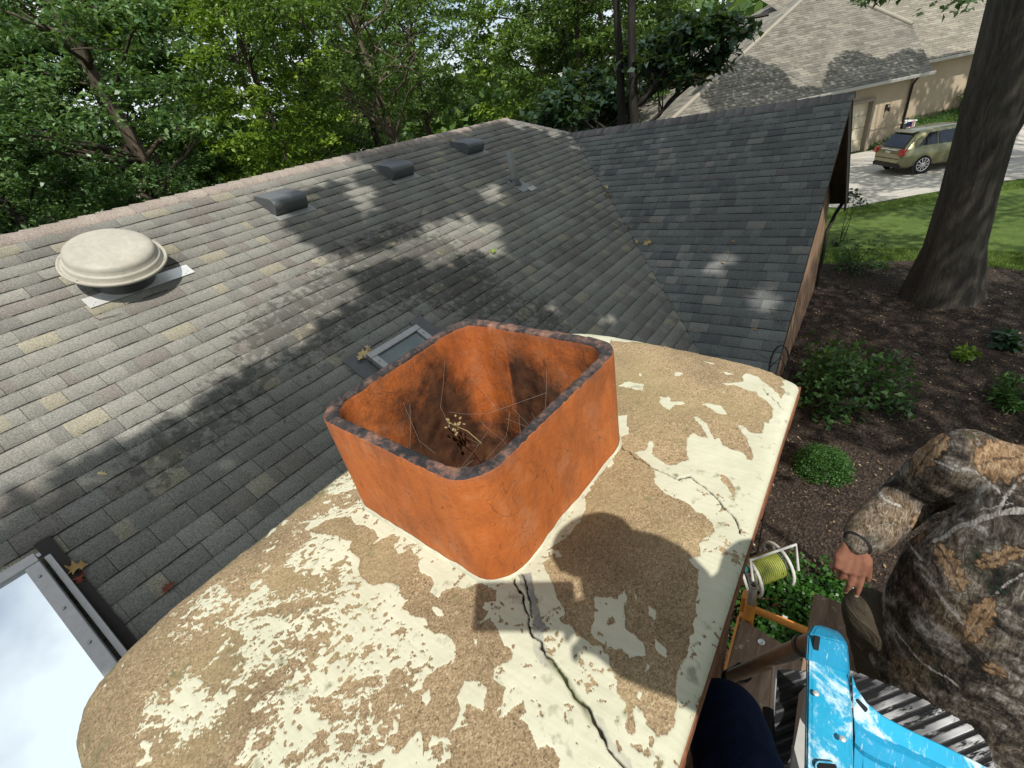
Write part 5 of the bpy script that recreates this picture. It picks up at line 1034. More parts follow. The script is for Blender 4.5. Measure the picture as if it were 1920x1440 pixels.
# plywood deck
m = M('worn_plywood', .8, .25); n1 = m.noise(3, 5, .65, m.map(m.co(), (1, 7, 1))); n2 = m.noise(24, 5, .7)
m.col(m.mix(m.rng(n2, .6, .7, 0, .6), m.ramp(n1, [(.3, (.10, .065, .04)), (.55, (.20, .13, .085)), (.75, (.33, .24, .16))]), (.5, .47, .40))); m.bump(n1, .3, .004); M_ply = m.m
dk = [D(1377, 1262, 2.50), D(1398, 1170, 2.62), D(1480, 1212, 2.55), D(1470, 1290, 2.45)]; dz_ = sum(p.z for p in dk)/4
dkz = [Z(u, v, -2.62) for u, v in ((1325, 1440), (1338, 1330), (1358, 1262), (1385, 1158), (1482, 1216), (1560, 1300), (1560, 1500), (1400, 1600))]
dko = MB().prism(dkz, (0, 0, -1), .02).build('deck_board', M_ply, sf)
MB().tube([dkz[0]+Vector((0, 0, .005)), dkz[2]+Vector((0, 0, .005)), dkz[3]+Vector((0, 0, .01))], .006, 8).build('deck_edge', M_or, sf)
bl = MB()
for t_ in (.5,): bl.ell(dkz[3].lerp(dkz[4], t_)+Vector((-.06, 0, .004)), .018, .018, .006)
bl.build('bolt', M_galv, dko)
# black ribbed walkboard splashed with paint
RZ = -1.42; FZ = -1.98
wb = empty('walkboard', Z(1640, 1400, RZ), 'black ribbed walkboard splattered with white paint under the blue ladder', 'walkboard')
m = M('paint_splashed_black_board', .38, .5); tc_ = m.co(); wn1 = m.noise(5, 4, .6); wn2 = m.noise(46, 5, .75)
u0 = Z(1450, 1262, RZ); u1 = Z(1455, 1440, RZ); v1_ = Z(1832, 1372, RZ); exw = (v1_-Z(1600, 1262, RZ)).normalized(); eyw = Vector((-exw.y, exw.x, 0))
ribdir = (Z(1745, 1298, RZ)-Z(1665, 1330, RZ)).normalized(); perp = Vector((-ribdir.y, ribdir.x, 0))
nd = m.n('ShaderNodeVectorMath'); nd.operation = 'DOT_PRODUCT'; m.set(nd.inputs[0], tc_); nd.inputs[1].default_value = tuple(perp); rb_ = m.math('FRACT', m.math('DIVIDE', nd.outputs['Value'], .023))
nd2 = m.n('ShaderNodeVectorMath'); nd2.operation = 'DOT_PRODUCT'; m.set(nd2.inputs[0], tc_); nd2.inputs[1].default_value = tuple(ribdir)
top_ = m.math('GREATER_THAN', rb_, .42); sm_ = m.noise(9, 5, .7, m.comb(m.math('MULTIPLY', nd2.outputs['Value'], .5), m.math('MULTIPLY', nd.outputs['Value'], 2.2), 0))
mask = m.math('ADD', m.rng(m.math('ADD', sm_, m.math('MULTIPLY', top_, .12)), .56, .60), m.math('MULTIPLY', m.rng(wn2, .66, .70), .7), clamp=True)
mask = m.math('MULTIPLY', mask, m.rng(m.attr('dirt'), .2, .6))
m.col(m.mix(mask, (.010, .010, .011), m.ramp(m.noise(14), [(.35, (.55, .56, .58)), (.65, (.78, .78, .78))]))); m.bump(m.math('ADD', m.math('MULTIPLY', top_, .5), m.math('MULTIPLY', mask, .3)), .5, .004)
# board outline with rounded corner, ribs modelled as grid heights
outl = [Z(u, v, RZ) for u, v in ((1452, 1255), (1600, 1258), (1720, 1305), (1822, 1362), (1852, 1395), (1866, 1440), (1900, 1620), (1500, 1620), (1438, 1440))]
gx = np.array([[p.x, p.y] for p in outl]); N_ = 260
gx0, gx1, gy0, gy1 = gx[:, 0].min(), gx[:, 0].max(), gx[:, 1].min(), gx[:, 1].max()
X_, Y_ = np.meshgrid(np.linspace(gx0, gx1, N_), np.linspace(gy0, gy1, N_), indexing='ij'); ins = inpoly(X_, Y_, [tuple(p) for p in gx])
hgt = np.where(((X_*perp.x+Y_*perp.y-(wb.location.x*perp.x+wb.location.y*perp.y))/.023) % 1 > .42, .003, 0)
V = np.stack([X_, Y_, RZ+hgt], -1).reshape(-1, 3); ii = np.arange(N_*N_).reshape(N_, N_); ok = ins[:-1, :-1] & ins[1:, 1:] & ins[1:, :-1] & ins[:-1, 1:]
Q = np.stack([ii[:-1, :-1], ii[1:, :-1], ii[1:, 1:], ii[:-1, 1:]], -1)[ok]
dirt = np.clip(fbm(X_*5, Y_*5, 3)+.62-np.clip((dist_line(X_, Y_, [tuple(Z(1640, 1300, RZ)[:2]), tuple(Z(1780, 1400, RZ)[:2])])-.06)*5, 0, .9), 0, 1).ravel()
link('board', npmesh('board', V, Q, False, {'dirt': dirt}), m.m, wb)
MB().prism([p-Vector((0, 0, .004)) for p in outl], (0, 0, -1), .05).build('frame', M_blk, wb)
eg = MB(); eg.tube([outl[-1]+Vector((0, 0, .008)), outl[0]+Vector((0, 0, .008))], .007, 6); eg.build('edge_trim', M_galv, wb)
hk = MB(); hk.tube([Z(1436, 1398, RZ+.02), Z(1442, 1372, RZ+.03), Z(1440, 1330, RZ+.03)], .013, 8); hk.tube([Z(1425, 1440, RZ+.02), Z(1436, 1398, RZ+.02)], .018, 8); hk.build('hook', M_blk, wb)

# blue ladder head
def paintmat(name, base, splash, thr=.465, metal=0):
    m = M(name, .42, .45, metal); n1 = m.noise(8, 6, .72, None, .6); n2 = m.noise(3, 3); n3 = m.noise(50, 4, .7)
    c = m.ramp(m.math('ADD', m.math('MULTIPLY', n2, .7), m.math('MULTIPLY', n3, .3)), [(.3, tuple(x*.72 for x in base)), (.6, base), (.8, tuple(min(1, x*1.2) for x in base))])
    k = m.rng(m.math('ADD', n1, m.math('MULTIPLY', m.math('SUBTRACT', n3, .5), .22)), thr, thr+.10, 0, .8); c = m.mix(k, c, splash); sc2 = m.rng(m.noise(30, 5, .75, m.map(m.co(), (1, 5, 1), (0, 0, .4))), .60, .68, 0, .5); c = m.mix(sc2, c, (.55, .68, .72)); ds = m.rng(m.noise(13, 4, .7), .60, .72, 0, .5); c = m.mix(ds, c, (.05, .12, .15))
    m.col(c); m.rgh(m.rng(n1, .4, .7, .32, .7)); m.bump(m.math('ADD', n3, m.math('MULTIPLY', k, .5)), .2, .002); return m.m
M_blue = paintmat('blue_fibreglass', (.018, .33, .55), (.60, .72, .76)); M_blued = paintmat('blue_moulding', (.012, .26, .46), (.62, .72, .75), .585)
ld = empty('ladder', D(1560, 1330, .95), 'paint smeared bright blue ladder at the lower right corner', 'ladder')
# rail: channel from its far capped end towards the viewer
E0 = [D(1518, 1182, 1.00), D(1588, 1203, 1.0), D(1594, 1250, 1.0), D(1504, 1235, 1.0)]
def quadring(pts, th=.03, dirn=None):
    return pts
def q4(u0, v0, u1, v1, d): a = D(u0, v0, d); b = D(u1, v1, d); return a, b
vd = Vector(ray(1560, 1300)).normalized()
stn = [((1524, 1172), (1580, 1192), 1.03), ((1513, 1188), (1588, 1206), 1.0), ((1510, 1235), (1593, 1262), .97), ((1508, 1330), (1600, 1345), .90), ((1506, 1440), (1602, 1450), .84), ((1500, 1560), (1606, 1565), .79)]
rings = []
for (a, b, d) in stn:
    p, q = D(*a, d), D(*b, d); t_ = (q-p); back = vd*.035
    rr2 = .14
    rings.append([p.lerp(q, rr2*.4)+back*.15, p.lerp(q, rr2), p.lerp(q, .5)-back*.04, p.lerp(q, 1-rr2), p.lerp(q, 1-rr2*.4)+back*.15, q+back, q.lerp(p, .12)+back, p.lerp(q, .12)+back, p+back])
mb = MB(); mb.loft(rings[2:], sm=False); rl = mb.build('rail', M_blue, ld)
bmr = bmesh.new(); bmr.from_mesh(rl.data); bmesh.ops.bevel(bmr, geom=[e for e in bmr.edges if e.calc_length() > .04], offset=.004, segments=2, affect='EDGES'); bmr.to_mesh(rl.data); bmr.free(); rl.data.polygons.foreach_set('use_smooth', [False]*len(rl.data.polygons))
cap_r = [[(c-(sum(r_, Vector())/9))*1.06+(sum(r_, Vector())/9)-vd*.003 for c in r_] for r_ in rings[:3]]
cap_r.insert(0, [(c-(sum(rings[0], Vector())/9))*.7+(sum(rings[0], Vector())/9)+vd*.012+(rings[0][0]-rings[1][0])*.35 for c in rings[0]])
mb = MB(); mb.loft(cap_r, sm=False); cp = mb.build('end_cap', M_blued, ld)
bmr = bmesh.new(); bmr.from_mesh(cp.data); bmesh.ops.bevel(bmr, geom=bmr.edges[:], offset=.003, segments=2, affect='EDGES'); bmr.to_mesh(cp.data); bmr.free()
rv = MB().ell(D(1530, 1300, .918)-vd*.004, .006, .006, .003).build('rivet', M_galv, rl); rv = MB().ell(D(1580, 1385, .862)-vd*.004, .006, .006, .003).build('rivet', M_galv, rl)
mb = MB(); mb.box(D(1530, 1208, .985)-vd*.004, .012, .035, .004, (D(1530, 1200, 1)-D(1514, 1196, 1)), (D(1520, 1225, 1)-D(1526, 1180, 1))); mb.build('slot', M_blk, cp)
# gusset plate with curved upper edge and its folded beam going to the right
gz = [(1598, 1266), (1606, 1290), (1625, 1318), (1655, 1342), (1700, 1366), (1760, 1394), (1830, 1428), (1900, 1466), (1960, 1500)]
gl = [(1601, 1345), (1604, 1352), (1622, 1368), (1652, 1384), (1700, 1404), (1758, 1432), (1826, 1466), (1895, 1500), (1950, 1530)]
dd = [.955, .955, .955, .955, .95, .945, .94, .93, .92]
A1 = [D(u, v, d) for (u, v), d in zip(gz, dd)]; A2 = [D(u, v, d*.985) for (u, v), d in zip(gl, dd)]
mb = MB(); rings = []
for a, b in zip(A1, A2):
    t_ = b-a; rings.append([a+vd*.012, a+vd*.002, a+t_*.04-vd*.002, a+t_*.45-vd*.001, b-t_*.04, b+vd*.002, b+vd*.012])
mb.loft(rings, sm=False); gs = mb.build('gusset', M_blue, ld)
b0 = [D(u, v, d*.985) for (u, v), d in zip(gl, dd)]; mb = MB(); rings = []
for i, b in enumerate(b0):
    dn_ = (A2[i]-A1[i]).normalized(); o_ = dn_*.012; rings.append([b-vd*.004, b+o_-vd*.016, b+o_*3.2-vd*.010, b+o_*4+vd*.004, b+dn_*.30+vd*.02, b+dn_*.30+vd*.05, b+vd*.03])
mb.loft(rings, sm=False); mb.build('beam', M_blued, ld)
# slotted holes
def slot(c, a, b, la, lb, parent):
    c = Vector(c); a = Vector(a).normalized(); b = (Vector(b)-a*Vector(b).dot(a)).normalized(); mb = MB(); pts = []
    for k in range(24):
        an = 2*math.pi*k/24; s_ = 1 if math.cos(an) > 0 else -1; pts.append(c+a*(s_*(la-lb)+lb*math.cos(an))+b*(lb*math.sin(an)))
    nn_ = a.cross(b).normalized(); nn_ = nn_ if nn_.dot(vd) > 0 else -nn_
    mb.add([p-nn_*.0008 for p in pts], [list(range(24))]); mb.build('slot', M_blk, parent)
    mb = MB(); mb.tube([p-nn_*.001 for p in pts]+[pts[0]-nn_*.001], .0016, 6, False); mb.build('slot_rim', M_blue, parent)
slot(D(1613, 1322, .9505)-vd*.002, D(1626, 1332, 1)-D(1602, 1308, 1), D(1620, 1310, 1)-D(1608, 1330, 1), .019, .0075, gs)
slot(D(1549, 1436, .84)-vd*.002, D(1560, 1436, 1)-D(1540, 1434, 1), D(1549, 1426, 1)-D(1549, 1446, 1), .020, .008, rl)
# aluminium rung tube leaving the cap, and the pale lower rail
rt = MB(); a = D(1532, 1200, 1.06); b = D(1372, 1268, 1.62); rt.tube([a, a.lerp(b, .3), b], [.021, .021, .0215], 16); rto = rt.build('rung_tube', M_rust, ld)
cl = MB(); d_ = (b-a).normalized(); q = a+d_*.07; cl.tube([q, q+d_*.018], .025, 16); cl.build('collar', M_alud, rto)
bt_ = MB(); q = b; bt_.tube([q, q+d_*.09], .024, 14); bt_.tube([q-d_*.12+vd*.03, q+d_*.12+vd*.05], .03, 10); bt_.build('clamp', M_blk, rto)
mb = MB(); p0, p1 = D(1498, 1300, 1.18), D(1478, 1460, .98); mb.prism([p0, D(1512, 1285, 1.18), D(1515, 1460, .98), p1], vd, .03); mb.build('lower_rail', speck('grey_white_fibreglass', (.42, .42, .40), .15, 20, .6), ld)

# hose reel on the ground
hp = Z(1424, 1100, GZ); hr = empty('hose_reel', (hp.x, hp.y, GZ), 'white hose reel wound with yellow green hose on the mulch beside the chimney', 'hose reel')
M_wp = speck('dirty_white_plastic', (.52, .50, .46), .25, 20, .6); M_hose = speck('yellow_green_hose', (.27, .30, .06), .35, 30, .5); M_teal = speck('teal_plastic', (.03, .16, .15), .2, 20, .5)
ah = Vector((.75, -.66, 0)); bh = Vector((.66, .75, 0)); ch = Vector((hp.x, hp.y, GZ+.34))
mb = MB()
for sgn in (-1, 1):
    c_ = ch+ah*.20*sgn
    for r_ in (.25, .15): mb.tube([c_+bh*r_*math.cos(k*math.pi/12)+up*r_*math.sin(k*math.pi/12) for k in range(25)], .018 if r_ > .2 else .012, 8, False)
    for k in range(6): mb.tube([c_, c_+bh*.25*math.cos(k*math.pi/3)+up*.25*math.sin(k*math.pi/3)], .014, 6)
    mb.tube([c_+up*.0+ah*.05*sgn, c_+ah*.06*sgn-bh*.25-up*.33], .018, 8); mb.tube([c_+ah*.05*sgn, c_+ah*.06*sgn+bh*.25-up*.33], .018, 8)
mb.tube([ch-ah*.28-bh*.2+up*.1, ch-ah*.28-bh*.1+up*.42, ch+ah*.28-bh*.1+up*.42, ch+ah*.28-bh*.2+up*.1], .016, 8); mb.build('reel', M_wp, hr)
mb = MB()
for k in range(15):
    for rl_ in (0, 1): x_ = -.17+k*.024+rl_*.012; r_ = .13+.022*rl_; mb.tube([ch+ah*x_+bh*r_*math.cos(j*math.pi/10)+up*r_*math.sin(j*math.pi/10) for j in range(21)], .011, 6, False)
mb.tube([ch+ah*.1+bh*.15, ch+bh*.3-up*.2, Vector((hp.x+.3, hp.y-.25, GZ+.02)), Vector((hp.x+.1, hp.y-.5, GZ+.015)), Vector((hp.x-.2, hp.y-.35, GZ+.015))], .012, 8); mb.build('hose', M_hose, hr)
mb = MB(); mb.ell(ch-ah*.26+up*.12, .05, .05, .06); mb.tube([ch-ah*.26+up*.12, ch-ah*.3+bh*.12+up*.2], .02, 8); mb.build('nozzle', M_teal, hr)
# brick paving edge by it
q = Z(1462, 1095, GZ); mb = MB()
eb_ = empty('paver_edging', (q.x, q.y, GZ), 'reddish brick pavers edging the bed beside the hose reel', 'pavers')
for i in range(3):
    for j in range(2): mb.box((q.x-.25+i*.21, q.y-.02+j*.11, GZ+.02), .2, .1, .06, bev=.005)
mb.build('bricks', M_brick, eb_)
# black wrought iron trellis at the eave corner
q = wing(1466, 690); q = D(1463, 668, 4.45); tr = empty('iron_trellis', (q.x, q.y, GZ), 'black wrought iron scroll trellis at the wing corner', 'trellis'); mb = MB()
mb.tube([(q.x, q.y-.08, GZ), (q.x, q.y-.08, q.z-.1)]+[(q.x, q.y-.08+.08*(1-math.cos(k*math.pi/8)), q.z-.1+.22*math.sin(k*math.pi/8)) for k in range(1, 8)]+[(q.x, q.y+.08, q.z-.1), (q.x, q.y+.08, GZ)], .008, 6)
for z_ in (q.z-.15, q.z-.4, q.z-.7, q.z-1.0): mb.tube([(q.x, q.y-.08, z_), (q.x, q.y, z_+.14), (q.x, q.y+.08, z_)], .006, 6)
mb.build('scrollwork', M_blk, tr)

# ================================================================== PEOPLE
M_skin = None
def skinmat(name, a, b):
    m = M(name, .55, .35); n1 = m.noise(9, 5, .6); n2 = m.noise(70, 4, .7); m.col(m.ramp(m.math('ADD', m.math('MULTIPLY', n1, .6), m.math('MULTIPLY', n2, .4)), [(.3, a), (.7, b)])); m.b.inputs['Subsurface Weight'].default_value = .12; m.b.inputs['Subsurface Radius'].default_value = (.02, .008, .005); m.bump(n2, .25, .0015); return m.m
M_skin = skinmat('sunned_skin', (.17, .072, .045), (.31, .145, .092)); M_nail = speck('nail', (.55, .34, .28), .08, 40, .35)
def capsule(mb, pts, rad, k=14): 
    pts = [Vector(p) for p in pts]; mb.tube(pts, rad, k)
    for p, r in zip(pts, rad): mb.ell(p, r, r, r, n=k, m=8)
def hand(mb, wrist, d, palm_n, side, s=1.0, curl=(.5, .6, .7, .8), thumbc=.5):
    """wrist point, finger direction d, palm normal (towards palm side), side = towards thumb. returns tip list"""
    d = Vector(d).normalized(); s_ = Vector(side); s_ = (s_-d*s_.dot(d)).normalized(); n_ = d.cross(s_).normalized()
    if n_.dot(Vector(palm_n)) < 0: n_ = -n_
    W = Vector(wrist); tips = []
    for o_, l_ in ((-.030, .078), (-.011, .086), (.010, .088), (.030, .084)):
        capsule(mb, [W+s_*(o_*.5)*s+d*.008*s, W+(s_*o_+d*l_*.6)*s, W+(s_*o_+d*l_)*s], [.019*s, .0165*s, .0125*s], 10)
    capsule(mb, [W+(s_*.018+d*.02)*s, W+(s_*.035+d*.045)*s], [.018*s, .014*s], 10)
    for (o_, l_, fl, c_) in ((.031, .086, (.042, .026, .021), curl[0]), (.010, .090, (.046, .029, .022), curl[1]), (-.011, .087, (.042, .027, .021), curl[2]), (-.031, .079, (.034, .021, .019), curl[3])):
        p = W+(s_*o_+d*l_)*s; dr_ = d.copy(); pts = [p]; ang = 0
        for j, l in enumerate(fl):
            ang += c_*(1, 1.15, .75)[j]; dr_ = (d*math.cos(ang)+n_*math.sin(ang)+s_*(o_*1.2)); dr_.normalize(); p = p+dr_*l*s; pts.append(p)
        capsule(mb, pts, [.0098*s, .0090*s, .0083*s, .0068*s], 10); tips.append((pts[-1], dr_, n_, d))
    p = W+(s_*.034+d*.038)*s; pts = [p]; dd_ = (s_*(.75 if thumbc > .3 else .28)+d+n_*.3).normalized()
    for j, l in enumerate((.036, .030, .024)):
        pts.append(pts[-1]+dd_*l*s); dd_ = (dd_+(n_*.55-s_*.35)*thumbc).normalized()
    capsule(mb, pts, [.0135*s, .0115*s, .0105*s, .0085*s], 10); tips.append((pts[-1], dd_, n_, d)); return tips
def figure(parent, J, hands, name='body', vox=.0045, hair=None):
    """J: joint dict. builds one continuous skin surface"""
    mb = MB()
    def oval(c, a, b, h, ax, ay): mb.ell(c, a, b, h, ax, ay, 18, 12)
    lat = (J['shR']-J['shL']).normalized(); upv = (J['neck']-J['pel']).normalized(); fw = upv.cross(lat).normalized()*(1)
    rings = []
    for f, a, b in ((-.06, .13, .10), (.0, .165, .12), (.15, .16, .115), (.4, .135, .10), (.65, .16, .112), (.85, .17, .105), (.97, .12, .08), (1.02, .06, .06)):
        c = J['pel'].lerp(J['neck'], f)+J.get('hunch', Vector())*math.sin(max(0, min(1, f))*math.pi); rings.append([c+lat*a*math.cos(2*math.pi*k/24)+fw*b*math.sin(2*math.pi*k/24) for k in range(24)])
    mb.loft(rings); capsule(mb, [J['neck']-upv*.03, J['head']-J['hup']*.07], [.06, .056])
    for s in 'LR':
        capsule(mb, [J['neck']-upv*.06, J['sh'+s]], [.06, .055]); capsule(mb, [J['sh'+s], J['sh'+s].lerp(J['el'+s], .45), J['el'+s], J['el'+s].lerp(J['wr'+s], .3), J['wr'+s]], [.056, .048, .039, .041, .026])
        capsule(mb, [J['hip'+s], J['hip'+s].lerp(J['kn'+s], .4), J['kn'+s], J['kn'+s].lerp(J['an'+s], .3), J['an'+s]], [.088, .078, .055, .056, .036])
        toe = J['toe'+s]; capsule(mb, [J['an'+s], toe], [.036, .03])
    H = J['head']; hu = J['hup']; hf = J['hfw']; hl = hu.cross(hf).normalized()
    oval(H+hu*.01-hf*.008, .076, .098, .112, hl, hf); oval(H-hu*.065+hf*.035, .052, .058, .055, hl, hf); oval(H-hu*.005+hf*.098, .011, .022, .022, hl, hf); oval(H-hu*.028+hf*.108, .015, .014, .011, hl, hf)
    for s in (-1, 1):
        oval(H+hl*s*.078-hu*.005-hf*.005, .010, .020, .031, hl, hf); oval(H+hl*s*.033+hu*.030+hf*.084, .024, .011, .009, hl, hf)
    oval(H-hu*.064+hf*.093, .024, .010, .007, hl, hf); oval(H-hu*.074+hf*.090, .020, .010, .007, hl, hf)
    tips = []
    for a in hands: tips += hand(mb, *a)
    me = remesh(mb, vox, 3, .4); b = link(name, me, M_skin, parent)
    e_ = MB(); 
    for s in (-1, 1): e_.ell(H+hl*s*.033+hu*.013+hf*.083, .013, .013, .009, hl, hf)
    e_.build('eyes', speck('eye_white', (.7, .68, .64), .05, 60, .2), b); e_ = MB()
    for s in (-1, 1): e_.ell(H+hl*s*.033+hu*.013+hf*.0945, .006, .003, .006, hl, hf)
    e_.build('iris', M_dark, b)
    return b, tips
def hairfor(parent, H, hu, hf, mat, cap=False):
    hl = hu.cross(hf).normalized(); mb = MB(); mb.ell(H+hu*.028-hf*.022, .084, .100, .108, hl, hf, 20, 14); mb.ell(H-hu*.03-hf*.06, .07, .05, .07, hl, hf)
    return link('hair', remesh(mb, .006, 2), mat, parent)
M_hair = speck('brown_hair', (.05, .03, .018), .4, 120, .6, .3, 0, .8)

# --- worker in the camouflage shirt, squatting with his back to the viewer
V_ = Vector
shL = D(1812, 862, 1.24); pel = D(1850, 1275, 1.32)+V_((0.02, -.02, 0))
J = dict(shL=shL, shR=shL+V_((-.16, -.385, .03)), pel=V_((1.15, -.50, -1.66)), head=None)
J['neck'] = (J['shL']+J['shR'])/2+V_((.045, -.0, .055)); J['pel'] = V_((1.12, -.56, -1.66)); J['hunch'] = V_((-.05, 0, .03))
J['hup'] = V_((.75, -.12, .65)).normalized(); J['hfw'] = V_((.62, -.25, -.74)).normalized(); J['head'] = J['neck']+V_((.16, -.10, .08))
J['wrL'] = D(1604, 1022, 1.335); J['elL'] = D(1712, 925, 1.42)
J['hipL'] = J['pel']+V_((.03, .10, .0)); J['hipR'] = J['pel']+V_((-.03, -.10, 0)); J['knL'] = D(1632, 1150, 1.47); J['knR'] = V_((1.42, -.78, -1.50))
J['anL'] = V_((1.20, -.34, FZ+.06)); J['anR'] = V_((1.15, -.72, FZ+.06)); J['toeL'] = J['anL']+V_((.15, .03, -.03)); J['toeR'] = J['anR']+V_((.15, -.02, -.03))
J['elR'] = J['shR']+V_((.16, -.10, -.22)); J['wrR'] = V_((1.42, -.74, -1.40))
wk = empty('person', (1.15, -.5, FZ), 'person in a leafy camouflage shirt squatting on the scaffold with one hand on the knee', 'person')
hd = (D(1588, 1090, 1.37)-D(1604, 1022, 1.335)); hs_ = (D(1612, 1070, 1.34)-D(1575, 1060, 1.36))
bdy, tips = figure(wk, J, [(J['wrL'], hd, V_(vd)*1.0+V_((0, 0, -.2)), hs_, 1.02, (.12, .2, .42, .6), .10), (J['wrR'], V_((.3, -.2, -.9)), V_((1, 0, -.3)), V_((0, 1, 0)), 1.0)])
for tp_, dr_, n__, dd__ in tips[:5]: MB().ell(tp_-n__*.0045+dr_*.001, .0052, .0065, .0022, dr_.cross(n__), dr_).build('nail', M_nail, bdy)
hairfor(bdy, J['head'], J['hup'], J['hfw'], M_hair)
# camouflage cloth: mottled bark, painted branches and big leaves measured in the plane of the back
lat = (J['shR']-J['shL']).normalized(); bk_n = -vd
def camo(me, shift=(0, 0)):
    n = len(me.vertices); co = np.zeros(n*3); me.vertices.foreach_get('co', co); co = co.reshape(-1, 3)+np.array(off(wk)); u, v, d = pixa(co)   # cloth coordinates of the back
    x = u+10*fbm(u/50, v/50, 3); y = v+10*fbm(u/50+9, v/50, 3)
    br = np.zeros(n)
    for pts, w0 in (([(1755, 1012), (1800, 985), (1850, 970), (1905, 962), (1990, 945)], 6), ([(1868, 968), (1890, 925), (1915, 895)], 4), ([(1730, 1080), (1760, 1120), (1790, 1160), (1830, 1190)], 4), ([(1790, 870), (1820, 880), (1850, 905), (1880, 935)], 2.2), ([(1700, 1010), (1715, 1030), (1730, 1050)], 2.5), ([(1640, 905), (1660, 940), (1690, 950)], 3), ([(1860, 1120), (1890, 1095), (1925, 1080)], 3), ([(1835, 955), (1880, 952), (1900, 950)], 2), ([(1720, 850), (1760, 870), (1800, 880)], 2.5), ([(1680, 1180), (1730, 1240), (1800, 1290)], 1.8)):
        br = np.maximum(br, np.clip(1.3-dist_line(x, y, pts)/w0, 0, 1))
    lf_ = np.zeros(n)
    for c_, ax_, l, w_ in (((1783, 1064), (.5, .86), 52, 18), ((1875, 1045), (.98, -.15), 50, 14), ((1840, 1160), (-.55, .83), 45, 24), ((1890, 860), (.9, -.25), 60, 42), ((1745, 850), (.6, -.8), 45, 20), ((1725, 985), (-.2, .97), 30, 12), ((1860, 1260), (.9, .3), 24, 9)):
        a = (x-c_[0])*ax_[0]+(y-c_[1])*ax_[1]; b = -(x-c_[0])*ax_[1]+(y-c_[1])*ax_[0]; ser = 1+.22*np.sin(a/3.2)*np.sign(b)
        val = 1-(np.abs(a/l)**2.0+(b/(w_*ser))**2); lf_ = np.maximum(lf_, np.where(val > 0, np.where(np.abs(b) < 1.6, .35, np.where(np.abs(np.sin((a+np.abs(b)*.9)/6)) < .16, .6, 1)), 0))
    for k, a in (('branch', br), ('leafprint', lf_), ('ix', u/100.), ('iy', v/100.)):
        at = me.attributes.new(k, 'FLOAT', 'POINT'); at.data.foreach_set('value', a.astype(np.float32))
m = M('leafy_camouflage_cloth', .88, .15)
n1 = m.noise(11, 7, .74, m.map(m.co(), (1, 1, 1.3), (.4, .7, 0)), .9); n2 = m.noise(34, 5, .72, m.map(m.co(), (1, 3.2, 1), (.3, .5, .8)), 1.2); n3 = m.noise(5, 4, .6); n4 = m.noise(130, 3, .7)
f = m.math('ADD', m.math('MULTIPLY', n1, .68), m.math('MULTIPLY', n2, .32))
c = m.ramp(f, [(.36, (.008, .007, .007)), (.44, (.022, .019, .016)), (.50, (.075, .062, .050)), (.545, (.145, .128, .108)), (.63, (.38, .365, .345))])
c = m.mix(m.rng(n3, .52, .62, 0, .7), c, m.ramp(n2, [(.35, (.03, .022, .014)), (.5, (.14, .095, .055)), (.65, (.30, .23, .15))]))
needle = m.rng(m.noise(30, 4, .6, m.map(m.co(), (1, 1, 5), (.9, .3, .2)), 2), .56, .60); gm = m.rng(m.noise(4.2, 3, .6, m.map(m.co(), (1, 1, 1), (0, 0, 0), (3, 1, 2))), .52, .60); c = m.mix(m.math('MULTIPLY', m.math('MULTIPLY', needle, gm), .8), c, (.018, .045, .02))
tn_ = m.noise(7, 3, .5, m.map(m.co(), (1, 1, .5), (.5, .2, .9)), 2.5); tw_ = m.math('LESS_THAN', m.math('ABSOLUTE', m.math('SUBTRACT', tn_, .5)), .006); tw_ = m.math('MULTIPLY', tw_, m.rng(n3, .52, .60)); c = m.mix(m.math('MULTIPLY', tw_, .35), c, (.40, .38, .34))
c = m.mix(m.rng(m.attr('branch'), .35, .6), c, m.mix(m.rng(n2, .4, .62), (.13, .115, .10), (.48, .46, .42)))
c = m.mix(m.rng(m.attr('leafprint'), .1, .3, 0, .82), c, m.mix(m.rng(m.attr('leafprint'), .4, .95), (.05, .03, .018), m.ramp(n2, [(.35, (.10, .052, .026)), (.5, (.24, .15, .08)), (.65, (.40, .29, .17))])))
m.col(c); m.bump(m.math('ADD', m.math('MULTIPLY', n4, .25), m.math('MULTIPLY', m.noise(7, 3, .5, m.map(m.co(), (1, 1, 2.5), (.5, .3, 0)), 1.0), 1.)), .35, .010); M_camo = m.m
lat = (J['shR']-J['shL']).normalized(); upv = (J['neck']-J['pel']).normalized(); fw = upv.cross(lat).normalized()
if fw.dot(V_(vd)) < 0: fw = -fw
mb = MB(); rings = []
for f_, a, b in ((-.055, .262, .186), (-.02, .275, .19), (.10, .27, .18), (.3, .265, .165), (.5, .25, .162), (.7, .205, .15), (.86, .18, .135), (.97, .13, .10), (1.04, .085, .08)):
    c_ = J['pel'].lerp(J['neck'], f_)+J['hunch']*math.sin(max(0, min(1, f_))*math.pi)*1.1-lat*(.055*max(0, min(1, (.78-f_)/.25))); rg_ = []
    for k in range(48):
        an = 2*math.pi*k/48; fold = 1+.016*math.sin(4*an+f_*7)+.010*math.sin(9*an-f_*11)*(1 if f_ < .4 else .4)
        rg_.append(c_+(lat*a*math.cos(an)+fw*b*math.sin(an))*fold)
    rings.append(rg_)
mb.loft(rings)
for s in 'LR':
    a, e_, w__ = J['sh'+s], J['el'+s], J['wr'+s]; capsule(mb, [J['neck']-upv*.07, a], [.085, .074])
    pts = []; rr_ = []
    for i in range(25):
        t_ = i/24; p = (a.lerp(e_, t_*2) if t_ < .5 else e_.lerp(w__-(w__-e_)*.02, t_*2-1)); pts.append(p+V_((0, 0, .003*math.sin(i*1.9)))); rr_.append((.086-.030*t_)*(1+.05*math.sin(i*2.15)+.03*math.sin(i*3.7)))
    rr_[-1] = .034; rr_[-2] = .041; capsule(mb, pts, rr_, 16)
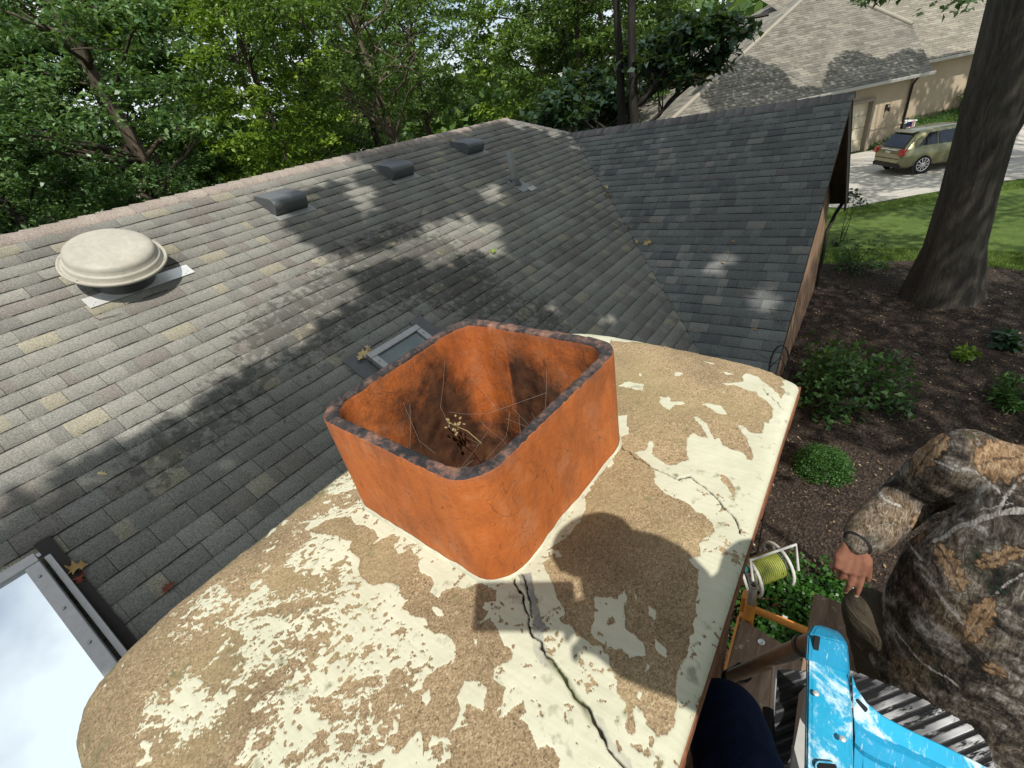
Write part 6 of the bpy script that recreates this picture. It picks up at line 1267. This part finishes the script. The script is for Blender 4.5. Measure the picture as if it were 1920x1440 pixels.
mb.ell(J['neck']+upv*.015-fw*.02, .085, .08, .05, lat, fw)
sm_ = remesh(mb, .0065, 4, .5)
tex = None
sh_ = link('shirt', sm_, M_camo, bdy); camo(sm_)
sh_.data.update()
mb = MB(); cd_ = (J['wrL']-J['elL']).normalized(); mb.tube([J['wrL']-cd_*.028, J['wrL']-cd_*.014, J['wrL']-cd_*.002], [.038, .039, .036], 24); link('cuff', remesh(mb, .003, 2), speck('black_cuff', (.012, .011, .011), .3, 60, .9), sh_)
def trousers(J, name, mat, par, seatr=(.2, .16), cuffz=True, k1=1.0):
    mb = MB(); lat = (J['shR']-J['shL']).normalized(); upv = (J['neck']-J['pel']).normalized(); fw = upv.cross(lat).normalized()
    mb.loft([[J['pel'].lerp(J['neck'], f_)+lat*a*math.cos(2*math.pi*k/28)+fw*b*math.sin(2*math.pi*k/28) for k in range(28)] for f_, a, b in ((-.24, .12, .10), (-.14, seatr[0]*.93, seatr[1]*.95), (.02, seatr[0]*.95, seatr[1]), (.16, .165, .13))])
    for s in 'LR':
        h, k, a = J['hip'+s], J['kn'+s], J['an'+s]; pts = []; rr_ = []
        for i in range(13): t_ = i/12; pts.append(h.lerp(k, t_)); rr_.append((.112-.034*t_)*k1*(1+.03*math.sin(i*2.3)))
        for i in range(1, 12): t_ = i/12; pts.append(k.lerp(a, t_)); rr_.append((.078-.010*t_)*k1*(1+.04*math.sin(i*2.6)))
        capsule(mb, pts, rr_, 16)
    return link(name, remesh(mb, .008, 4, .5), mat, par)
def cloth(name, a, b, sc2=1):
    m = M(name, .92, .1); n1 = m.noise(6*sc2, 5, .65, m.map(m.co(), (1, 1, 2.4), (.5, .3, 0)), 1.2); n2 = m.noise(240, 2, .7); m.col(m.ramp(m.math('ADD', m.math('MULTIPLY', n1, .7), m.math('MULTIPLY', n2, .3)), [(.3, a), (.7, b)])); m.bump(m.math('ADD', n1, m.math('MULTIPLY', n2, .1)), .8, .022); return m.m
trousers(J, 'trousers', cloth('brown_canvas', (.034, .028, .020), (.085, .07, .05)), bdy)
def boot(J, s, mat, par):
    mb = MB(); a, t = J['an'+s], J['toe'+s]; capsule(mb, [a+V_((0, 0, .06)), a, a.lerp(t, .5), t+(t-a).normalized()*.05], [.05, .052, .048, .04]); capsule(mb, [a-(t-a).normalized()*.04, a], [.04, .05]); return link('boot', remesh(mb, .006, 2), mat, par)
M_boot = speck('brown_leather', (.09, .055, .03), .3, 30, .6)
for s in 'LR': boot(J, s, M_boot, bdy)

# --- the photographer, whose shadow falls on the crown (behind the viewpoint)
K = dict(shL=V_((-.11, -.34, -.20)), shR=V_((.26, -.25, -.13)), pel=V_((.03, -.24, -.78)), neck=V_((.10, -.29, -.10)), hup=V_((-.0, .06, 1)).normalized(), hfw=V_((.35, .9, -.2)).normalized())
K['head'] = V_((.088, -.195, .03)); K['hunch'] = V_((0, -.05, 0)); K['elL'] = V_((-.26, -.44, -.48)); K['wrL'] = V_((-.22, -.38, -.72)); K['elR'] = V_((.31, -.20, -.22)); K['wrR'] = -V_(ray(960, 720)).normalized()*.12+V_(R[0])*.19+V_(R[1])*.02
K['hipL'] = V_((.06, -.14, -.84)); K['hipR'] = V_((.10, -.30, -.84)); K['knL'] = V_((.42, .042, -.95)); K['knR'] = V_((.24, -.36, -1.24)); K['anL'] = V_((.50, .03, -1.64)); K['anR'] = V_((.22, -.40, -1.64)); K['toeL'] = K['anL']+V_((.12, -.06, -.03)); K['toeR'] = K['anR']+V_((.10, .08, -.03))
ph = empty('person', (.25, -.4, -1.8), 'person in navy trousers taking the photo, one knee showing below the crown edge', 'person')
pb2_, t2 = figure(ph, K, [(K['wrL'], V_((.1, .2, -1)), V_((1, 0, 0)), V_((.2, 1, .2)), .95), (K['wrR'], -V_(R[0])*.75-V_(R[1])*.5+V_(R[2])*.15, -V_(R[0])-V_(R[2])*.2, -V_(R[1]), .9, (.45, .5, .55, .6))])
hairfor(pb2_, K['head'], K['hup'], K['hfw'], M_hair)
mb = MB(); mb.ell(K['head']+K['hup']*.05-K['hfw']*.01, .092, .108, .085, K['hup'].cross(K['hfw']), K['hfw']); mb.ell(K['head']+K['hup']*.055+K['hfw']*.12, .075, .07, .012, K['hup'].cross(K['hfw']), K['hfw']); link('cap', remesh(mb, .006, 2), speck('navy_cap', (.03, .035, .05), .2, 60, .9), pb2_)
M_navy = cloth('navy_denim', (.006, .010, .030), (.014, .024, .065)); trousers(K, 'trousers', M_navy, pb2_, (.19, .15), k1=.80)
mb = MB(); lat = (K['shR']-K['shL']).normalized(); upv = (K['neck']-K['pel']).normalized(); fw = upv.cross(lat).normalized()
mb.loft([[K['pel'].lerp(K['neck'], f_)+K['hunch']*math.sin(max(0, min(1, f_))*math.pi)+lat*a*math.cos(2*math.pi*k/28)+fw*b*math.sin(2*math.pi*k/28) for k in range(28)] for f_, a, b in ((-.05, .19, .15), (.2, .18, .14), (.5, .18, .135), (.8, .19, .13), (.97, .12, .09), (1.02, .07, .07))])
for s in 'LR':
    a, e_, w__ = K['sh'+s], K['el'+s], K['wr'+s]; capsule(mb, [K['neck']-upv*.07, a], [.075, .078]); capsule(mb, [a, a.lerp(e_, .5), e_, e_.lerp(w__, .5), e_.lerp(w__, .88)], [.075, .065, .055, .05, .042])
link('shirt', remesh(mb, .008, 3), cloth('grey_sweatshirt', (.16, .16, .17), (.24, .24, .25)), pb2_)
for s in 'LR': boot(K, s, M_boot, pb2_)
# phone held just behind the lens point
pf = V_(ray(960, 720)).normalized(); ex_ = V_(R[0]); ey_ = -V_(R[1])
po = empty('phone', V_((0, 0, 0))-pf*.02, 'dark phone held sideways by the photographer', 'phone')
c_ = -pf*.03+ex_*.018+ey_*.018
mb = MB(); mb.box(c_, .148, .072, .008, ex_, ey_, None, .003); mb.build('case', M_blk, po); mb = MB(); mb.box(c_-pf*.0045, .140, .066, .001, ex_, ey_); mb.build('screen', M_cg, po)
# platform step the photographer stands on
mb = MB(); mb.box((.38, -.33, -1.73), .5, .85, .03, bev=.004); pk = mb.build('plank', M_ply); tag(pk, 'worn plank under the photographer beside the chimney', 'plank')
mb = MB(); mb.box((1.25, -.55, FZ-.02), .6, .9, .03, bev=.004); pk = mb.build('plank', M_ply); tag(pk, 'worn plank under the squatting worker', 'plank')

# ================================================================== DEBRIS ON THE ROOF
M_leafd = leafmat('dry_oak_leaf', [(.36, .22, .08), (.50, .36, .16), (.58, .46, .26)], .15, .7); M_leafr = leafmat('dry_red_leaf', [(.12, .02, .01), (.20, .04, .02)], .1, .7); M_twig = speck('grey_twig', (.15, .12, .09), .3, 50)
def lobed(name, label, P, n, size, rot, mat, curl=.35, group=None):
    n = Vector(n).normalized(); a = n.orthogonal().normalized(); b = n.cross(a); a, b = a*math.cos(rot)+b*math.sin(rot), -a*math.sin(rot)+b*math.cos(rot)
    prf = [(0, .02), (.1, .10), (.16, .28), (.24, .12), (.34, .16), (.44, .40), (.5, .16), (.6, .18), (.72, .36), (.78, .14), (.88, .12), (1.0, .0)]
    V = []
    for t, w_ in prf:
        for s in (-1, 0, 1): V.append(Vector(P)+(a*(t-.5)+b*(w_*s*.9))*size+n*size*(curl*(w_ if s else 0)+.12*math.sin(t*5)+.04))
    Q = [(3*i+j, 3*i+j+1, 3*i+j+4, 3*i+j+3) for i in range(len(prf)-1) for j in (0, 1)]
    o = link(name, npmesh(name, V, np.array(Q), False, {'tone': [random.random()]*len(V)}), mat); return tag(o, label, 'leaf', group)
lobed('oak_leaf', 'tan lobed oak leaf curled beside the large skylight', main(139, 1070)+NM*.012, NM, .13, 1.9, M_leafd)
lobed('oak_leaf', 'dark dried leaf lying under the tan one beside the large skylight', main(152, 1084)+NM*.012, NM, .09, .4, M_leafr)
lobed('red_leaf', 'small red leaf lying on the shingles near the crown edge', main(316, 1104)+NM*.012, NM, .075, 2.4, M_leafr)
G = 'dry leaves caught in the roof valley'
for k, (u, v, s, lb) in enumerate([(1136, 356, .13, 'pale dry leaf highest in the roof valley'), (1141, 372, .17, 'dry leaf just below the highest one in the valley'), (1181, 408, .17, 'orange brown leaf at the top of the middle valley clump'), (1184, 424, .17, 'orange brown leaf in the middle of the valley clump'), (1180, 432, .12, 'brown leaf at the foot of the middle valley clump'), (1192, 458, .11, 'small dry leaf below the middle valley clump'), (1214, 461, .14, 'grey green leaf lying right of the valley')]):
    P = wing(u, v) if u > 1186 else main(u, v); lobed('dry_leaf', lb, P+V_((0, 0, .04)), (random.uniform(-.5, .5), random.uniform(-.8, .2), 1), s, random.uniform(0, 6), M_leafd, group=G)
for k, (u, v, s, lb) in enumerate([(925, 475, .11, 'green leaf on the shingles below the vent pipe'), (1100, 405, .06, 'tiny leaf on the shingles left of the valley'), (684, 668, .13, 'yellow brown leaf piled at the corner of the small skylight'), (676, 674, .10, 'second yellow brown leaf at the small skylight corner'), (690, 660, .09, 'leaf caught above the small skylight frame'), (850, 268, .13, 'dry leaf caught behind the third box vent'), (195, 893, .05, 'tiny pale leaf left of the large skylight shade')]):
    P = main(u, v); lobed('dry_leaf', lb, P+NM*.03, (random.uniform(-.4, .4), -.5+random.uniform(-.3, .3), 1), s, random.uniform(0, 6), LM['bright'] if k == 0 else M_leafd)
def twig(label, pts, pl, r=.004):
    P = [pl(u, v)+V_((0, 0, .022)) for u, v in pts]; o = MB().tube(P, [r]*(len(P)-1)+[r*.4], 5).build('twig', M_twig); tag(o, label, 'twig')
twig('long thin twig on the shingles below the middle box vent', [(792, 386), (791, 398), (789, 412), (790, 420)], main); twig('crooked twig below the attic fan flashing', [(178, 598), (190, 604), (200, 600), (214, 597), (232, 592)], main)
twig('thin twig lying high in the shade above the crown', [(1035, 480), (1050, 465), (1058, 455)], main); twig('bent twig on the shingles left of the flue', [(420, 722), (432, 730), (440, 742)], main); twig('short dark twig left of the flue', [(470, 735), (474, 748), (475, 760)], main)
twig('grey twig on the wing roof near its rake edge', [(1445, 580), (1450, 595), (1453, 600)], wing); twig('thick short twig at the rake edge of the wing', [(1458, 597), (1462, 604), (1465, 611)], wing, .007); twig('branched twig low on the wing roof', [(1415, 660), (1425, 668), (1440, 675), (1445, 684)], wing)
twig('straight twig on the upper wing roof beside the valley', [(1119, 308), (1112, 315), (1105, 318)], main, .006)
for k, (u, v) in enumerate([(805, 358), (735, 363), (985, 390), (1058, 440), (1005, 387), (1320, 470), (1365, 475), (1355, 495), (1415, 620), (1228, 418), (1375, 455)]):
    pl = main if u < 1200 else wing; P = pl(u, v)+V_((0, 0, .02)); o = MB().ell(P, .02+.01*(k % 3), .012, .006, (1, .3*k, 0), (-.3*k, 1, 0), 8, 5).build('seed_husk', M_leafd); tag(o, 'pale husk on the shingles '+['between the first and second box vents', 'left of the middle box vent twig', 'right of the vent pipe', 'left of the valley near its middle', 'directly below the vent pipe', 'on the wing roof near its bright sun patch', 'on the wing roof right of the bright patch', 'on the wing roof below the bright patch', 'lowest on the wing roof', 'on the wing roof beside the valley leaves', 'on the middle of the wing roof'][k], 'husk', 'pale scraps scattered on the roof')
